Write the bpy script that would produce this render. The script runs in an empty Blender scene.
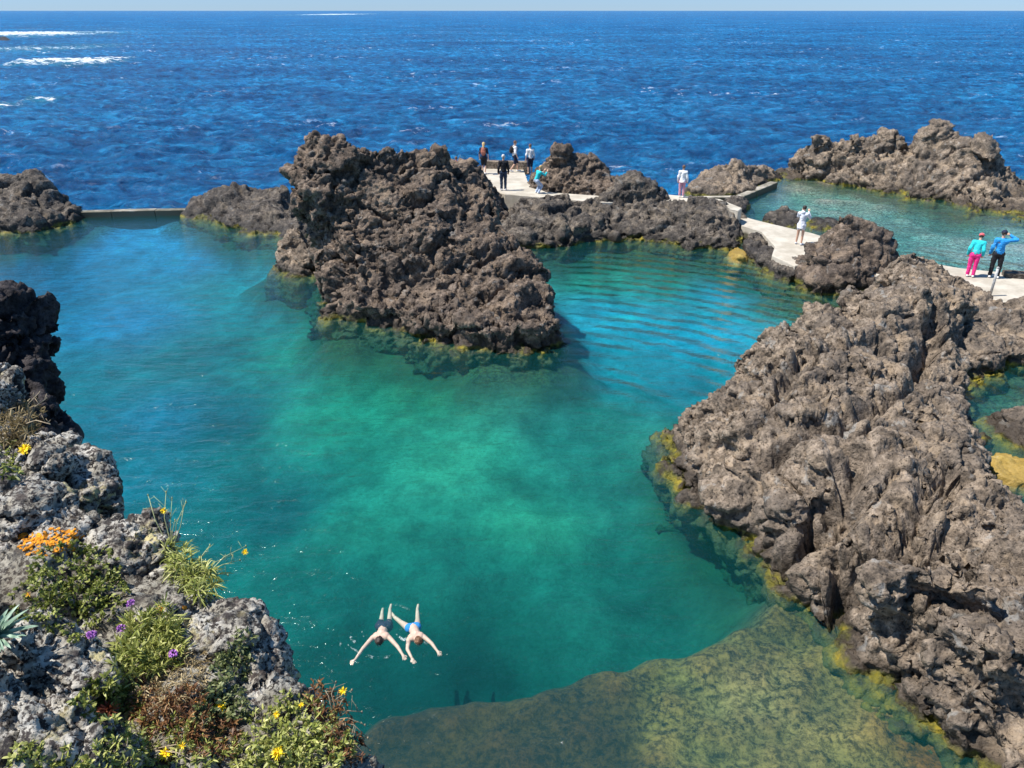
import bpy, math, random
import numpy as np
from mathutils import Vector, Matrix
from mathutils.geometry import delaunay_2d_cdt
random.seed(7); rng = np.random.default_rng(7)
R = math.radians
C = bpy.context.scene.collection
F = 769.0; H = 10.0; PITCH = R(25.9)
cp, sp = math.cos(PITCH), math.sin(PITCH)

# ---------------------------------------------------------------- measuring
def ray(px, py):
    u = (px-512)/F; v = (384-py)/F
    return np.array([u, cp+v*sp, -sp+v*cp])
def at(px, py, z=0.0):                      # the point of height z seen at that pixel of the photograph
    r = ray(px, py); return np.array([0, 0, H]) + r*((z-H)/r[2])
def at_d(px, py, d):                        # the point d metres away along the view axis
    return np.array([0, 0, H]) + ray(px, py)*d
def at_y(px, py, Y):
    r = ray(px, py); return np.array([0, 0, H]) + r*(Y/r[1])

# ---------------------------------------------------------------- noise
def _h(ix, iy, iz, s):
    n = (ix.astype(np.int64)*374761393 + iy.astype(np.int64)*668265263 + iz.astype(np.int64)*2147483647 + s*974634777) & 0xffffffff
    n = ((n ^ (n >> 13))*1274126177) & 0xffffffff
    n = ((n ^ (n >> 16))*2246822519) & 0xffffffff
    return ((n ^ (n >> 15)) & 0xffffff)/float(0xffffff)
def vnoise(p, s=0):                         # value noise -1..1
    i = np.floor(p).astype(np.int64); f = p-i; f = f*f*f*(f*(f*6-15)+10)
    r = 0
    for dx in (0, 1):
        for dy in (0, 1):
            for dz in (0, 1):
                w = (f[:, 0] if dx else 1-f[:, 0])*(f[:, 1] if dy else 1-f[:, 1])*(f[:, 2] if dz else 1-f[:, 2])
                r = r + w*_h(i[:, 0]+dx, i[:, 1]+dy, i[:, 2]+dz, s)
    return r*2-1
def fbm(p, oc=4, s=0, g=.5):
    r = 0; a = 1; t = 0
    for k in range(oc):
        r = r + a*vnoise(p*(2.03**k)+17.3*k, s+k); t += a; a *= g
    return r/t
def worley(p, s=0):
    i = np.floor(p).astype(np.int64); f = p-i
    f1 = np.full(len(p), 9.); f2 = np.full(len(p), 9.)
    for dx in (-1, 0, 1):
        for dy in (-1, 0, 1):
            for dz in (-1, 0, 1):
                a, b, c = i[:, 0]+dx, i[:, 1]+dy, i[:, 2]+dz
                d = (dx+_h(a, b, c, s)-f[:, 0])**2+(dy+_h(a, b, c, s+1)-f[:, 1])**2+(dz+_h(a, b, c, s+2)-f[:, 2])**2
                f2 = np.minimum(f2, np.maximum(f1, d)); f1 = np.minimum(f1, d)
    return np.sqrt(f1), np.sqrt(f2)

# ---------------------------------------------------------------- mesh helpers
def mesh(name, V, Fc, mats=(), smooth=True):
    m = bpy.data.meshes.new(name); m.from_pydata([tuple(map(float, v)) for v in V], [], [tuple(int(a) for a in f) for f in Fc])
    m.update()
    for x in mats: m.materials.append(x)
    if smooth: m.polygons.foreach_set('use_smooth', [True]*len(m.polygons))
    return m
def link(name, m, parent=None, loc=(0, 0, 0)):
    o = bpy.data.objects.new(name, m); C.objects.link(o); o.location = loc
    if parent: o.parent = parent
    return o
def tag(o, label=None, cat=None, group=None, kind=None):
    if label: o['label'] = label
    if cat: o['category'] = cat
    if group: o['group'] = group
    if kind: o['kind'] = kind
    return o
def empty(name, loc, rz=0):
    o = bpy.data.objects.new(name, None); C.objects.link(o); o.location = loc; o.rotation_euler = (0, 0, rz); return o
def evaluated(m, mods):                     # the mesh after a stack of modifiers
    o = bpy.data.objects.new('tmp', m); C.objects.link(o)
    for t, kw in mods:
        md = o.modifiers.new(t, t)
        for k, v in kw.items(): setattr(md, k, v)
    dg = bpy.context.evaluated_depsgraph_get(); dg.update()
    r = bpy.data.meshes.new_from_object(o.evaluated_get(dg)); bpy.data.objects.remove(o)
    return r
def getV(m):
    a = np.empty(len(m.vertices)*3, np.float64); m.vertices.foreach_get('co', a.astype(np.float32)) if False else None
    b = np.empty(len(m.vertices)*3, np.float32); m.vertices.foreach_get('co', b); return b.reshape(-1, 3).astype(np.float64)
def getN(m):
    b = np.empty(len(m.vertices)*3, np.float32); m.vertex_normals.foreach_get('vector', b); return b.reshape(-1, 3).astype(np.float64)
def setV(m, v):
    m.vertices.foreach_set('co', v.astype(np.float32).ravel()); m.update()

class MB:                                   # collects simple solids
    def __init__(s): s.V = []; s.F = []
    def add(s, V, Fc):
        n = len(s.V); s.V += [tuple(v) for v in V]; s.F += [tuple(i+n for i in f) for f in Fc]
    def tube(s, pts, rad, n=10, cap=True, flat=1.0):
        pts = [Vector(p) for p in pts]; rings = []
        up = None
        for i, p in enumerate(pts):
            t = (pts[min(i+1, len(pts)-1)]-pts[max(i-1, 0)]).normalized()
            a = up if up is not None else (Vector((0, 1, 0)) if abs(t.y) < .8 else Vector((1, 0, 0)))
            x = (a - t*a.dot(t)).normalized(); up = x; y = t.cross(x)
            rings.append([p+x*math.cos(k*2*math.pi/n)*rad[i]*flat+y*math.sin(k*2*math.pi/n)*rad[i] for k in range(n)])
        V = [v for r_ in rings for v in r_]; Fc = []
        for i in range(len(pts)-1):
            for k in range(n):
                Fc.append((i*n+k, i*n+(k+1) % n, (i+1)*n+(k+1) % n, (i+1)*n+k))
        if cap:
            Fc.append(tuple(range(n-1, -1, -1))); Fc.append(tuple((len(pts)-1)*n+k for k in range(n)))
        s.add(V, Fc)
    def ball(s, c, r, nu=12, nv=8, M=None):
        r = (r, r, r) if not hasattr(r, '__len__') else r
        V = [Vector((0, 0, r[2]))]; Fc = []
        for j in range(1, nv):
            a = math.pi*j/nv
            for k in range(nu):
                b = 2*math.pi*k/nu; V.append(Vector((r[0]*math.sin(a)*math.cos(b), r[1]*math.sin(a)*math.sin(b), r[2]*math.cos(a))))
        V.append(Vector((0, 0, -r[2])))
        for k in range(nu): Fc.append((0, 1+k, 1+(k+1) % nu))
        for j in range(nv-2):
            for k in range(nu): Fc.append((1+j*nu+k, 1+(j+1)*nu+k, 1+(j+1)*nu+(k+1) % nu, 1+j*nu+(k+1) % nu))
        for k in range(nu): Fc.append((1+(nv-2)*nu+k, len(V)-1, 1+(nv-2)*nu+(k+1) % nu))
        if M: V = [M @ v for v in V]
        s.add([v+Vector(c) for v in V], Fc)
    def limb(s, a, b, ra, rb, flat=1.0):    # a capsule
        a, b = Vector(a), Vector(b); s.tube([a, b], [ra, rb], 12, True, flat); s.ball(a, ra); s.ball(b, rb)
    def box(s, c, d, rz=0):
        V = []
        for x in (-1, 1):
            for y in (-1, 1):
                for z in (-1, 1):
                    X, Y = x*d[0]/2, y*d[1]/2
                    V.append((c[0]+X*math.cos(rz)-Y*math.sin(rz), c[1]+X*math.sin(rz)+Y*math.cos(rz), c[2]+z*d[2]/2))
        s.add(V, [(0, 1, 3, 2), (4, 6, 7, 5), (0, 4, 5, 1), (2, 3, 7, 6), (0, 2, 6, 4), (1, 5, 7, 3)])
    def mesh(s, name, mat, smooth=True): return mesh(name, s.V, s.F, [mat] if mat else [], smooth)
    def build(s, name, mat, parent=None, smooth=True): return link(name, s.mesh(name, mat, smooth), parent)
    def melt(s, name, mat, parent=None, vox=.012, it=3):      # union to one continuous skin
        m = evaluated(s.mesh(name, None), [('REMESH', dict(mode='VOXEL', voxel_size=vox, use_smooth_shade=True)), ('SMOOTH', dict(factor=.5, iterations=it))])
        m.materials.clear(); m.materials.append(mat); m.name = name
        m.polygons.foreach_set('use_smooth', [True]*len(m.polygons))
        return link(name, m, parent)

# ---------------------------------------------------------------- materials
def newmat(name):
    m = bpy.data.materials.new(name); m.use_nodes = True; nt = m.node_tree; nt.nodes.clear()
    return m, nt
class N:
    def __init__(s, nt): s.nt = nt
    def __call__(s, t, ins=None, **kw):
        n = s.nt.nodes.new('ShaderNode'+t)
        for k, v in kw.items(): setattr(n, k, v)
        for k, v in (ins or {}).items():
            if hasattr(v, 'bl_idname') and hasattr(v, 'is_output'): s.nt.links.new(v, n.inputs[k])
            else: n.inputs[k].default_value = v
        return n
    def math(s, op, a, b=0.0, c=None, clamp=False):
        n = s('Math', {0: a, 1: b}, operation=op, use_clamp=clamp)
        if c is not None:
            if hasattr(c, 'is_output'): s.nt.links.new(c, n.inputs[2])
            else: n.inputs[2].default_value = c
        return n.outputs[0]
    def mix(s, f, a, b, blend='MIX'):
        n = s.nt.nodes.new('ShaderNodeMix'); n.data_type = 'RGBA'; n.blend_type = blend
        for i, v in ((0, f), (6, a), (7, b)):
            if hasattr(v, 'is_output'): s.nt.links.new(v, n.inputs[i])
            else: n.inputs[i].default_value = v if i == 0 else (*v[:3], 1)
        return n.outputs[2]
    def ramp(s, f, stops, interp='LINEAR'):
        n = s.nt.nodes.new('ShaderNodeValToRGB'); n.color_ramp.interpolation = interp
        e = n.color_ramp.elements
        while len(e) > 1: e.remove(e[-1])
        e[0].position = stops[0][0]; e[0].color = (*stops[0][1], 1) if hasattr(stops[0][1], '__len__') else (stops[0][1],)*3+(1,)
        for p, c in stops[1:]:
            x = e.new(p); x.color = (*c, 1) if hasattr(c, '__len__') else (c, c, c, 1)
        s.nt.links.new(f, n.inputs[0]); return n.outputs[0]
    def sm(s, f, a, b):                     # smooth step
        n = s('MapRange', {0: f, 1: a, 2: b, 3: 0.0, 4: 1.0}, interpolation_type='SMOOTHSTEP'); return n.outputs[0]
def noise(g, vec, scale, detail=5, rough=.55, dist=0.0):
    return g('TexNoise', {'Vector': vec, 'Scale': scale, 'Detail': detail, 'Roughness': rough, 'Distortion': dist}).outputs['Fac']

def rock_mat(name, dark, mid, light, fine=1.0, algae=True, alg=(.26, .20, .015), crust=None, lichen=None, bump=1.0, low=.09, zamp=.9):
    m, nt = newmat(name); g = N(nt)
    geo = g('NewGeometry'); P = geo.outputs['Position']
    n1 = noise(g, P, .55*fine, 4); n2 = noise(g, P, 3.2*fine, 8, .65); n3 = noise(g, P, 16*fine, 6, .7)
    c = g.ramp(g.math('ADD', g.math('MULTIPLY', n2, .65), g.math('MULTIPLY', n3, .35)), [(.38, dark), (.5, mid), (.62, light)])
    c = g.mix(g.sm(n1, .42, .62), c, g.mix(.5, c, (mid[0]*.55, mid[1]*.6, mid[2]*.7)))
    c = g.mix(g.math('MULTIPLY', g.sm(noise(g, P, 1.4*fine, 5, .65), .52, .64), .55), c, (light[0]*.98, light[1]*.94, light[2]*.86))
    c = g.mix(g.math('MULTIPLY', g.sm(noise(g, P, 2.3*fine, 4, .6, .5), .60, .68), .45), c, (light[0]*.9, light[0]*.9, light[0]*.86))
    v = g('TexVoronoi', {'Vector': P, 'Scale': 9*fine, 'Randomness': 1.0}, feature='F1').outputs['Distance']
    v2 = g('TexVoronoi', {'Vector': P, 'Scale': 26*fine}, feature='F1').outputs['Distance']
    pit = g.sm(n3, .36, .44)
    c = g.mix(pit, (dark[0]*.5, dark[1]*.5, dark[2]*.5), c)
    if crust:                               # pale lichen crust in small lobes
        k = noise(g, P, 55, 5, .7); k2 = noise(g, P, 9, 5, .65)
        w = g.math('MULTIPLY', g.sm(k, .44, .53), g.sm(k2, .34, .50))
        c = g.mix(g.math('MULTIPLY', w, .9), c, g.mix(g.sm(noise(g, P, 12), .4, .6), crust, (crust[0]*.62, crust[1]*.60, crust[2]*.56)))
    if lichen:
        w = g.math('MULTIPLY', g.sm(noise(g, P, 22, 5, .7), .5, .6), g.sm(noise(g, P, 3.1, 2), .55, .68))
        c = g.mix(w, c, lichen)
    rough = .85
    if algae:
        z = g('SeparateXYZ', {0: P}).outputs['Z']
        zz = g.math('ADD', z, g.math('MULTIPLY', g.math('SUBTRACT', noise(g, P, .9, 5), .5), zamp))
        wet = g.sm(g.math('ADD', z, g.math('MULTIPLY', g.math('SUBTRACT', noise(g, P, 1.8, 5), .5), .8)), .55, .18)
        c = g.mix(g.math('MULTIPLY', wet, .78), c, (dark[0]*.6, dark[1]*.55, dark[2]*.5))
        a = g.sm(zz, low+.07, low-.07)
        ac = g.ramp(noise(g, P, 2.2, 6, .7), [(.40, (.03, .026, .012)), (.52, (alg[0]*.40, alg[1]*.5, alg[2])), (.66, alg)])
        deep = g.sm(z, -.02, -.32)
        ac = g.mix(deep, ac, (.045, .055, .022))
        c = g.mix(a, c, ac)
        rough = g.math('SUBTRACT', .88, g.math('MULTIPLY', wet, .35))
    hgt = g.math('ADD', g.math('MULTIPLY', n3, .05/fine), g.math('ADD', g.math('MULTIPLY', v, -.035/fine), g.math('MULTIPLY', v2, -.014/fine)))
    b = g('Bump', {'Height': hgt, 'Strength': .9*bump, 'Distance': 1.0})
    p = g('BsdfPrincipled', {'Base Color': c, 'Roughness': rough, 'Normal': b.outputs[0]})
    p.inputs['Specular IOR Level'].default_value = .3
    o = g('OutputMaterial', {0: p.outputs[0]}); return m
def plain(name, col, rough=.7, var=.25, scale=12, bump=0, sss=0, spec=.4):
    m, nt = newmat(name); g = N(nt); P = g('TexCoord').outputs['Object']
    n = noise(g, P, scale, 4)
    c = g.mix(g.sm(n, .35, .65), tuple(x*(1-var) for x in col), tuple(min(1, x*(1+var)) for x in col))
    p = g('BsdfPrincipled', {'Base Color': c, 'Roughness': rough}); p.inputs['Specular IOR Level'].default_value = spec
    if bump:
        b = g('Bump', {'Height': n, 'Strength': bump, 'Distance': .02}); nt.links.new(b.outputs[0], p.inputs['Normal'])
    g('OutputMaterial', {0: p.outputs[0]}); return m

M = {}
M['basalt'] = rock_mat('reddish_basalt', (.026, .019, .014), (.112, .083, .062), (.27, .208, .16))
M['basalt_grey'] = rock_mat('grey_basalt', (.020, .017, .015), (.080, .067, .056), (.22, .185, .15))
M['basalt_tan'] = rock_mat('tan_basalt', (.036, .028, .021), (.168, .130, .096), (.37, .295, .225))
M['black_lava'] = rock_mat('black_lava', (.010, .009, .010), (.032, .027, .030), (.075, .066, .068), fine=3, algae=False, crust=None)
M['crusty'] = rock_mat('lichen_crusted_lava', (.010, .008, .008), (.035, .029, .027), (.10, .08, .07), fine=5, algae=False, crust=(.50, .475, .42), lichen=(.46, .40, .20), bump=.8)
M['yellow_rock'] = rock_mat('yellow_algae_rock', (.35, .24, .05), (.55, .40, .10), (.72, .55, .20), alg=(.50, .36, .06), low=-.12, zamp=.25, bump=.6)

# ---------------------------------------------------------------- rocks
def facets(p, s=0):                        # broken faces: each cell is a tilted plane, cracks between the cells
    i = np.floor(p).astype(np.int64); f = p-i
    f1 = np.full(len(p), 9.); f2 = np.full(len(p), 9.); h = np.zeros(len(p))
    for dx in (-1, 0, 1):
        for dy in (-1, 0, 1):
            for dz in (-1, 0, 1):
                a, b, c = i[:, 0]+dx, i[:, 1]+dy, i[:, 2]+dz
                ox = dx+_h(a, b, c, s)-f[:, 0]; oy = dy+_h(a, b, c, s+1)-f[:, 1]; oz = dz+_h(a, b, c, s+2)-f[:, 2]
                d = ox*ox+oy*oy+oz*oz; m_ = d < f1
                g0 = _h(a, b, c, s+3)
                t = ox*(_h(a, b, c, s+4)-.5)+oy*(_h(a, b, c, s+5)-.5)+oz*(_h(a, b, c, s+6)-.5)
                h = np.where(m_, t*1.7+(g0-.5)*.8, h)
                f2 = np.minimum(f2, np.maximum(f1, d)); f1 = np.minimum(f1, d)
    return h, np.sqrt(f2)-np.sqrt(f1), np.sqrt(f1)
def roughen(m, amp, scale, seed, fine=True, lump=1.0):
    v = getV(m); n = getN(m); p = v/scale
    wpt = np.stack([fbm(p*.8+5, 3, seed+31), fbm(p*.8+9, 3, seed+37), fbm(p*.8+13, 3, seed+41)], 1)
    q = p*np.array([1, 1, 1.0])+wpt*.75; sh = np.array([[1, .25, .35], [-.2, 1, .25], [-.3, -.2, 1.15]])
    q = q@sh
    d = amp*(1.45*fbm(q*.5, 4, seed, .55))
    h_, e, f1 = facets(q*.9, seed+3); d += amp*.62*h_*np.clip(e/.25, 0, 1) - amp*.42*np.clip(.13-e, 0, 1)/.13
    d += amp*.12*(.5-f1)*lump
    v = v+n*d[:, None]; setV(m, v); n = getN(m)
    mk = np.clip((fbm(p*.6+2, 3, seed+71)+.22)/.5, 0, 1); mk = .45+.55*mk*mk*(3-2*mk)
    p = v/scale; w2 = np.stack([fbm(p*3+5, 2, seed+51), fbm(p*3+9, 2, seed+57), fbm(p*3+13, 2, seed+61)], 1); q = (p+.25*wpt+.20*w2)@sh
    h_, e, f1 = facets(q*2.3, seed+9); d = amp*.22*h_*np.clip(e/.22, 0, 1)-amp*.13*np.clip(.13-e, 0, 1)/.13
    r_ = fbm(q*1.5+4, 4, seed+75, .6); d += amp*.50*(.25-np.abs(r_))
    d += amp*.28*fbm(q*3.2+4, 4, seed+78, .62)
    v = v+n*(d*mk)[:, None]
    if fine:
        setV(m, v); n = getN(m); p = v/scale
        h_, e, f1 = facets(p*6+w2*.8, seed+15); d = amp*.12*h_+amp*.04*(.5-f1)
        d += amp*.24*fbm(p*9, 4, seed+21, .68)
        d -= amp*.20*np.clip(vnoise(p*7.5, seed+25)-.30, 0, 1)/.5
        v = v+n*(d*(.4+.6*mk))[:, None]
    setV(m, v)

FOOT = []
def rock(name, label, cat, mat, peri, inner, vox=.15, sub=1, amp=.45, scale=1.6, seed=1, zb=0.0, lip=.45, blobs=(), flare=(.45, 1.1), sm=3, cut=None, group=None, grooves=()):
    P = [at(x, y, zb)[:2] for x, y in peri]
    ar = sum(P[i][0]*P[(i+1) % len(P)][1]-P[(i+1) % len(P)][0]*P[i][1] for i in range(len(P)))
    if ar < 0: P = P[::-1]
    if vox < .5: FOOT.append((np.array(P), flare[1]))
    I = []
    for x, y, yb in inner:
        Y = at(x, yb, zb)[1]; q = at_y(x, y, Y); I.append(q)
    n = len(P); k = n
    Vt = [Vector((a[0], a[1])) for a in P]+[Vector((a[0], a[1])) for a in I]
    vo, eo, fo, ov, oe, of = delaunay_2d_cdt(Vt, [(i, (i+1) % n) for i in range(n)], [], 1, 1e-4)
    Z = [zb+lip]*n+[a[2] for a in I]
    V = [(vo[i][0], vo[i][1], Z[ov[i][0]] if ov[i] else zb+lip) for i in range(len(vo))]
    Fc = [tuple(f) for f in fo]
    idx = {}
    for i in range(len(vo)):
        for o_ in ov[i]: idx[o_] = i
    ring = [idx[i] for i in range(n)]
    prev = ring
    nrm = []
    for i in range(n):
        t = np.array(P[(i+1) % n])-np.array(P[i-1]); t /= max(1e-6, np.linalg.norm(t)); nrm.append((t[1], -t[0]))
    for z, off in ((zb, .05), (-.22, flare[0]), (-3.6, flare[1])):
        cur = []
        for i in range(n):
            V.append((P[i][0]+nrm[i][0]*off, P[i][1]+nrm[i][1]*off, z)); cur.append(len(V)-1)
        for i in range(n):
            j = (i+1) % n; Fc.append((prev[j], prev[i], cur[i], cur[j]))
        prev = cur
    cx = sum(p[0] for p in P)/n; cy = sum(p[1] for p in P)/n; V.append((cx, cy, -3.6)); c = len(V)-1
    for i in range(n): Fc.append((prev[(i+1) % n], prev[i], c))
    mb = MB(); mb.add(V, Fc)
    for x, y, yb, r in blobs:
        Y = at(x, yb, zb)[1]; q = at_y(x, y, Y); mb.ball((q[0], q[1], q[2]-r*.9), (r, r, r*.9), 16, 12)
    m0 = mb.mesh(name, None)
    m = evaluated(m0, [('REMESH', dict(mode='VOXEL', voxel_size=vox)), ('SMOOTH', dict(factor=.5, iterations=sm)), ('SUBSURF', dict(levels=sub, render_levels=sub))])
    if len(m.vertices) < 50: print('BAD ROCK', name, len(m.vertices))
    roughen(m, amp, scale, seed)
    if grooves:                             # fissures that run across the rock
        v = getV(m); dz = np.zeros(len(v)); wob = np.stack([fbm(v*1.3, 3, 201), fbm(v*1.3, 3, 202)], 1)*.35
        for pts, dep, w_, hz in grooves:
            Q = [at(x, y, hz)[:2] for x, y in pts]; dd = np.full(len(v), 9.)
            for i in range(len(Q)-1):
                e = Q[i+1]-Q[i]; ww = v[:, :2]+wob-Q[i]; t_ = np.clip((ww@e)/(e@e), 0, 1); dd = np.minimum(dd, np.linalg.norm(ww-t_[:, None]*e, axis=1))
            dz = np.maximum(dz, dep*np.exp(-(dd/w_)**2))
        v[:, 2] -= dz*np.clip(v[:, 2]/.8, 0, 1); setV(m, v)
    m.materials.clear(); m.materials.append(mat); m.name = name
    m.polygons.foreach_set('use_smooth', [True]*len(m.polygons))
    print(name, label[:30], len(m.vertices), 'z', round(max(a[2] for a in I), 2) if I else '')
    return tag(link(name, m), label, cat, group)

def blob_rock(name, label, cat, mat, blobs, vox, sub, amp, scale, seed, group=None, drop=.6, sm=3):
    """blobs: (px, py, depth, rx_px, ry_px) rounded masses at real depth, joined and roughened"""
    mb = MB()
    for b in blobs:
        px, py, d, rx, ry = b[:5]
        c = at_d(px, py, d); s = d/F; r = (rx*s, (rx*s+ry*s)/2, ry*s)
        mb.ball(c, r, 20, 14)
        mb.tube([c, c+np.array([-.1*d*.2, -.05, -drop])], [min(r)*.9, min(r)*1.0], 16)
    m = evaluated(mb.mesh(name, None), [('REMESH', dict(mode='VOXEL', voxel_size=vox)), ('SMOOTH', dict(factor=.5, iterations=sm)), ('SUBSURF', dict(levels=sub, render_levels=sub))])
    roughen(m, amp, scale, seed)
    m.materials.clear(); m.materials.append(mat); m.name = name
    m.polygons.foreach_set('use_smooth', [True]*len(m.polygons))
    print(name, label[:30], len(m.vertices))
    return tag(link(name, m), label, cat, group)
# ---- the sea rocks
rock('sea_stack', 'tall red-brown lava stack rising from the middle of the teal pool', 'rock', M['basalt'],
     [(322,300),(334,318),(360,328),(400,333),(440,345),(490,352),(535,352),(560,344),(556,322),(540,303),(522,288),(512,270),(470,260),(400,256),(335,258),(312,272)],
     [(300,141,282),(325,131,281),(360,141,284),(400,149,282),(430,155,279),(452,157,274),(470,175,275),(492,192,280),(508,223,288),(524,259,300),(546,285,318),(548,307,334),
      (290,167,286),(303,230,296),(340,185,292),(400,200,296),(350,245,306),(330,290,314),(450,235,300),(400,285,320),(450,287,320),(500,285,318),(530,320,338),(470,315,335)],
     vox=.11, sub=1, amp=.66, scale=1.5, seed=3, lip=.9, flare=(.25, .55), blobs=[(312,150,285,.9),(324,175,287,1.1),(335,140,283,.9),(450,175,279,.8),(385,162,284,.8)])
rock('boulder', 'rounded pinkish boulder at the left foot of the tall lava stack', 'rock', M['basalt_tan'],
     [(278,264),(285,272),(300,276),(318,272),(318,258),(290,254)], [(285,232,262),(298,225,262),(292,245,267)], vox=.13, amp=.3, scale=1.1, seed=5, lip=.6, blobs=[(288,236,264,.6)])
rock('rock_outcrop', 'low dark outcrop at the far left end of the concrete sea wall', 'rock', M['basalt_grey'],
     [(-90,230),(-40,233),(0,231),(40,230),(66,225),(80,218),(70,208),(30,204),(-90,204)],
     [(0,176,213),(28,172,213),(48,181,213),(66,198,214),(20,197,222),(-50,175,213),(50,207,220),(-30,200,222)], vox=.22, amp=.55, scale=1.8, seed=7, lip=.4, blobs=[(28,182,214,.9)])
rock('rock_outcrop', 'low grey outcrop between the concrete sea wall and the tall stack', 'rock', M['basalt_grey'],
     [(190,215),(210,222),(240,232),(275,237),(300,240),(310,225),(300,212),(250,206),(205,209)],
     [(212,200,212),(235,189,212),(256,183,212),(282,185,213),(240,205,221),(270,203,224),(290,210,228),(300,190,216)], vox=.2, amp=.5, scale=1.6, seed=9, lip=.25)
rock('rock_outcrop', 'jagged dark rock behind the people on the upper platform', 'rock', M['basalt'],
     [(532,186),(550,189),(580,192),(614,194),(624,188),(600,181),(560,176),(534,180)],
     [(533,153,184),(562,139,184),(576,150,184),(592,156,184),(612,174,186),(545,168,187),(598,180,190),(570,172,189)], vox=.16, amp=.42, scale=1.3, seed=11, zb=1.4, lip=.3, blobs=[(562,142,185,.6)])
rock('rock_outcrop', 'long dark rock bank between the upper platform and the pool', 'rock', M['basalt_grey'],
     [(500,236),(520,247),(560,245),(600,242),(640,240),(690,249),(738,252),(748,242),(740,228),(700,218),(600,217),(505,217)],
     [(530,190,226),(514,200,228),(560,195,227),(588,197,226),(615,188,224),(636,177,223),(660,188,223),(682,196,224),(706,197,229),(722,199,231),(738,215,237),(702,215,239),(650,208,232),(600,219,236),(545,217,238),(520,215,236)],
     vox=.17, amp=.5, scale=1.5, seed=13, lip=.35, blobs=[(636,188,225,.7),(530,200,228,.7),(575,203,228,.5),(712,208,232,.6)])
rock('rock_outcrop', 'brown rocks left of the platform behind the tall stack', 'rock', M['basalt'],
     [(425,240),(485,238),(505,230),(500,216),(478,212),(425,214)],
     [(440,160,222),(456,161,222),(472,160,223),(484,173,224),(490,187,226),(496,199,229),(450,197,230)], vox=.17, amp=.4, scale=1.2, seed=15, lip=.5, blobs=[(460,166,223,.6)])
rock('rock_outcrop', 'pale ridged rock at the seaward end beside the narrow pool kerb', 'rock', M['basalt_tan'],
     [(692,194),(720,198),(742,196),(752,190),(768,182),(780,178),(745,174),(702,178)],
     [(706,172,187),(722,164,186),(737,157,185),(750,164,184),(768,161,179),(720,180,192),(752,174,185)], vox=.2, amp=.4, scale=1.4, seed=17, lip=.25)
rock('rock_outcrop', 'high jagged ridge between the upper right pool and the open sea', 'rock', M['basalt_tan'],
     [(790,176),(830,183),(870,190),(905,199),(950,201),(965,213),(1010,216),(1080,224),(1120,205),(1040,190),(960,181),(880,175),(800,168)],
     [(815,130,177),(802,146,175),(838,137,178),(862,139,179),(884,130,180),(896,135,181),(912,146,183),(928,127,184),(938,120,185),(946,127,186),(962,146,188),(984,150,191),(1003,180,198),(1020,192,206),(860,160,184),(900,170,190),(940,164,193),(985,182,205),(1050,196,209),(830,161,180),(1090,200,210)],
     vox=.2, amp=.70, scale=1.45, seed=19, lip=.2, flare=(.9, 1.6), blobs=[(940,122,186,.6),(928,132,186,.5),(886,133,181,.5),(816,131,178,.5),(985,147,192,.6),(962,143,190,.4),(1004,178,200,.5),(855,138,181,.4)])
rock('boulder', 'dark flat boulder behind the walker in the white hoodie', 'rock', M['basalt_grey'],
     [(764,222),(780,226),(800,229),(802,220),(785,214),(768,216)], [(770,212,220),(783,206,220),(796,209,221)], vox=.14, amp=.2, scale=1.0, seed=21, lip=.2)
rock('boulder', 'small grey boulder right of the walker in the white hoodie', 'rock', M['basalt_grey'],
     [(806,226),(822,230),(836,230),(836,222),(815,218)], [(812,216,223),(826,219,224)], vox=.14, amp=.18, scale=.9, seed=22, lip=.2)
rock('boulder', 'small dark boulder where the pale kerb meets the walkway', 'rock', M['basalt_grey'],
     [(722,213),(738,216),(748,212),(745,202),(728,202)], [(730,200,208),(740,199,207)], vox=.14, amp=.2, scale=.9, seed=23, lip=.3)
rock('rock_outcrop', 'broad dark rock in front of the walkway, yellow algae at its foot', 'rock', M['basalt'],
     [(790,272),(800,287),(820,298),(850,297),(880,288),(900,276),(890,268),(845,262),(806,262)],
     [(838,212,277),(824,226,278),(850,214,277),(872,225,278),(826,245,284),(858,245,284),(882,245,280),(840,270,290)], vox=.15, amp=.42, scale=1.4, seed=25, lip=.5, blobs=[(842,222,279,.7)])
rock('rock_outcrop', 'knobbly grey rocks along the pool edge of the walkway', 'rock', M['basalt_grey'],
     [(742,251),(755,262),(772,274),(790,284),(796,282),(796,272),(780,261),(768,250),(756,243)],
     [(756,232,247),(768,243,253),(766,251,259),(780,262,271),(792,270,277)], vox=.12, amp=.26, scale=1.0, seed=27, lip=.40, blobs=[(757,233,248,.45)])
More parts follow.
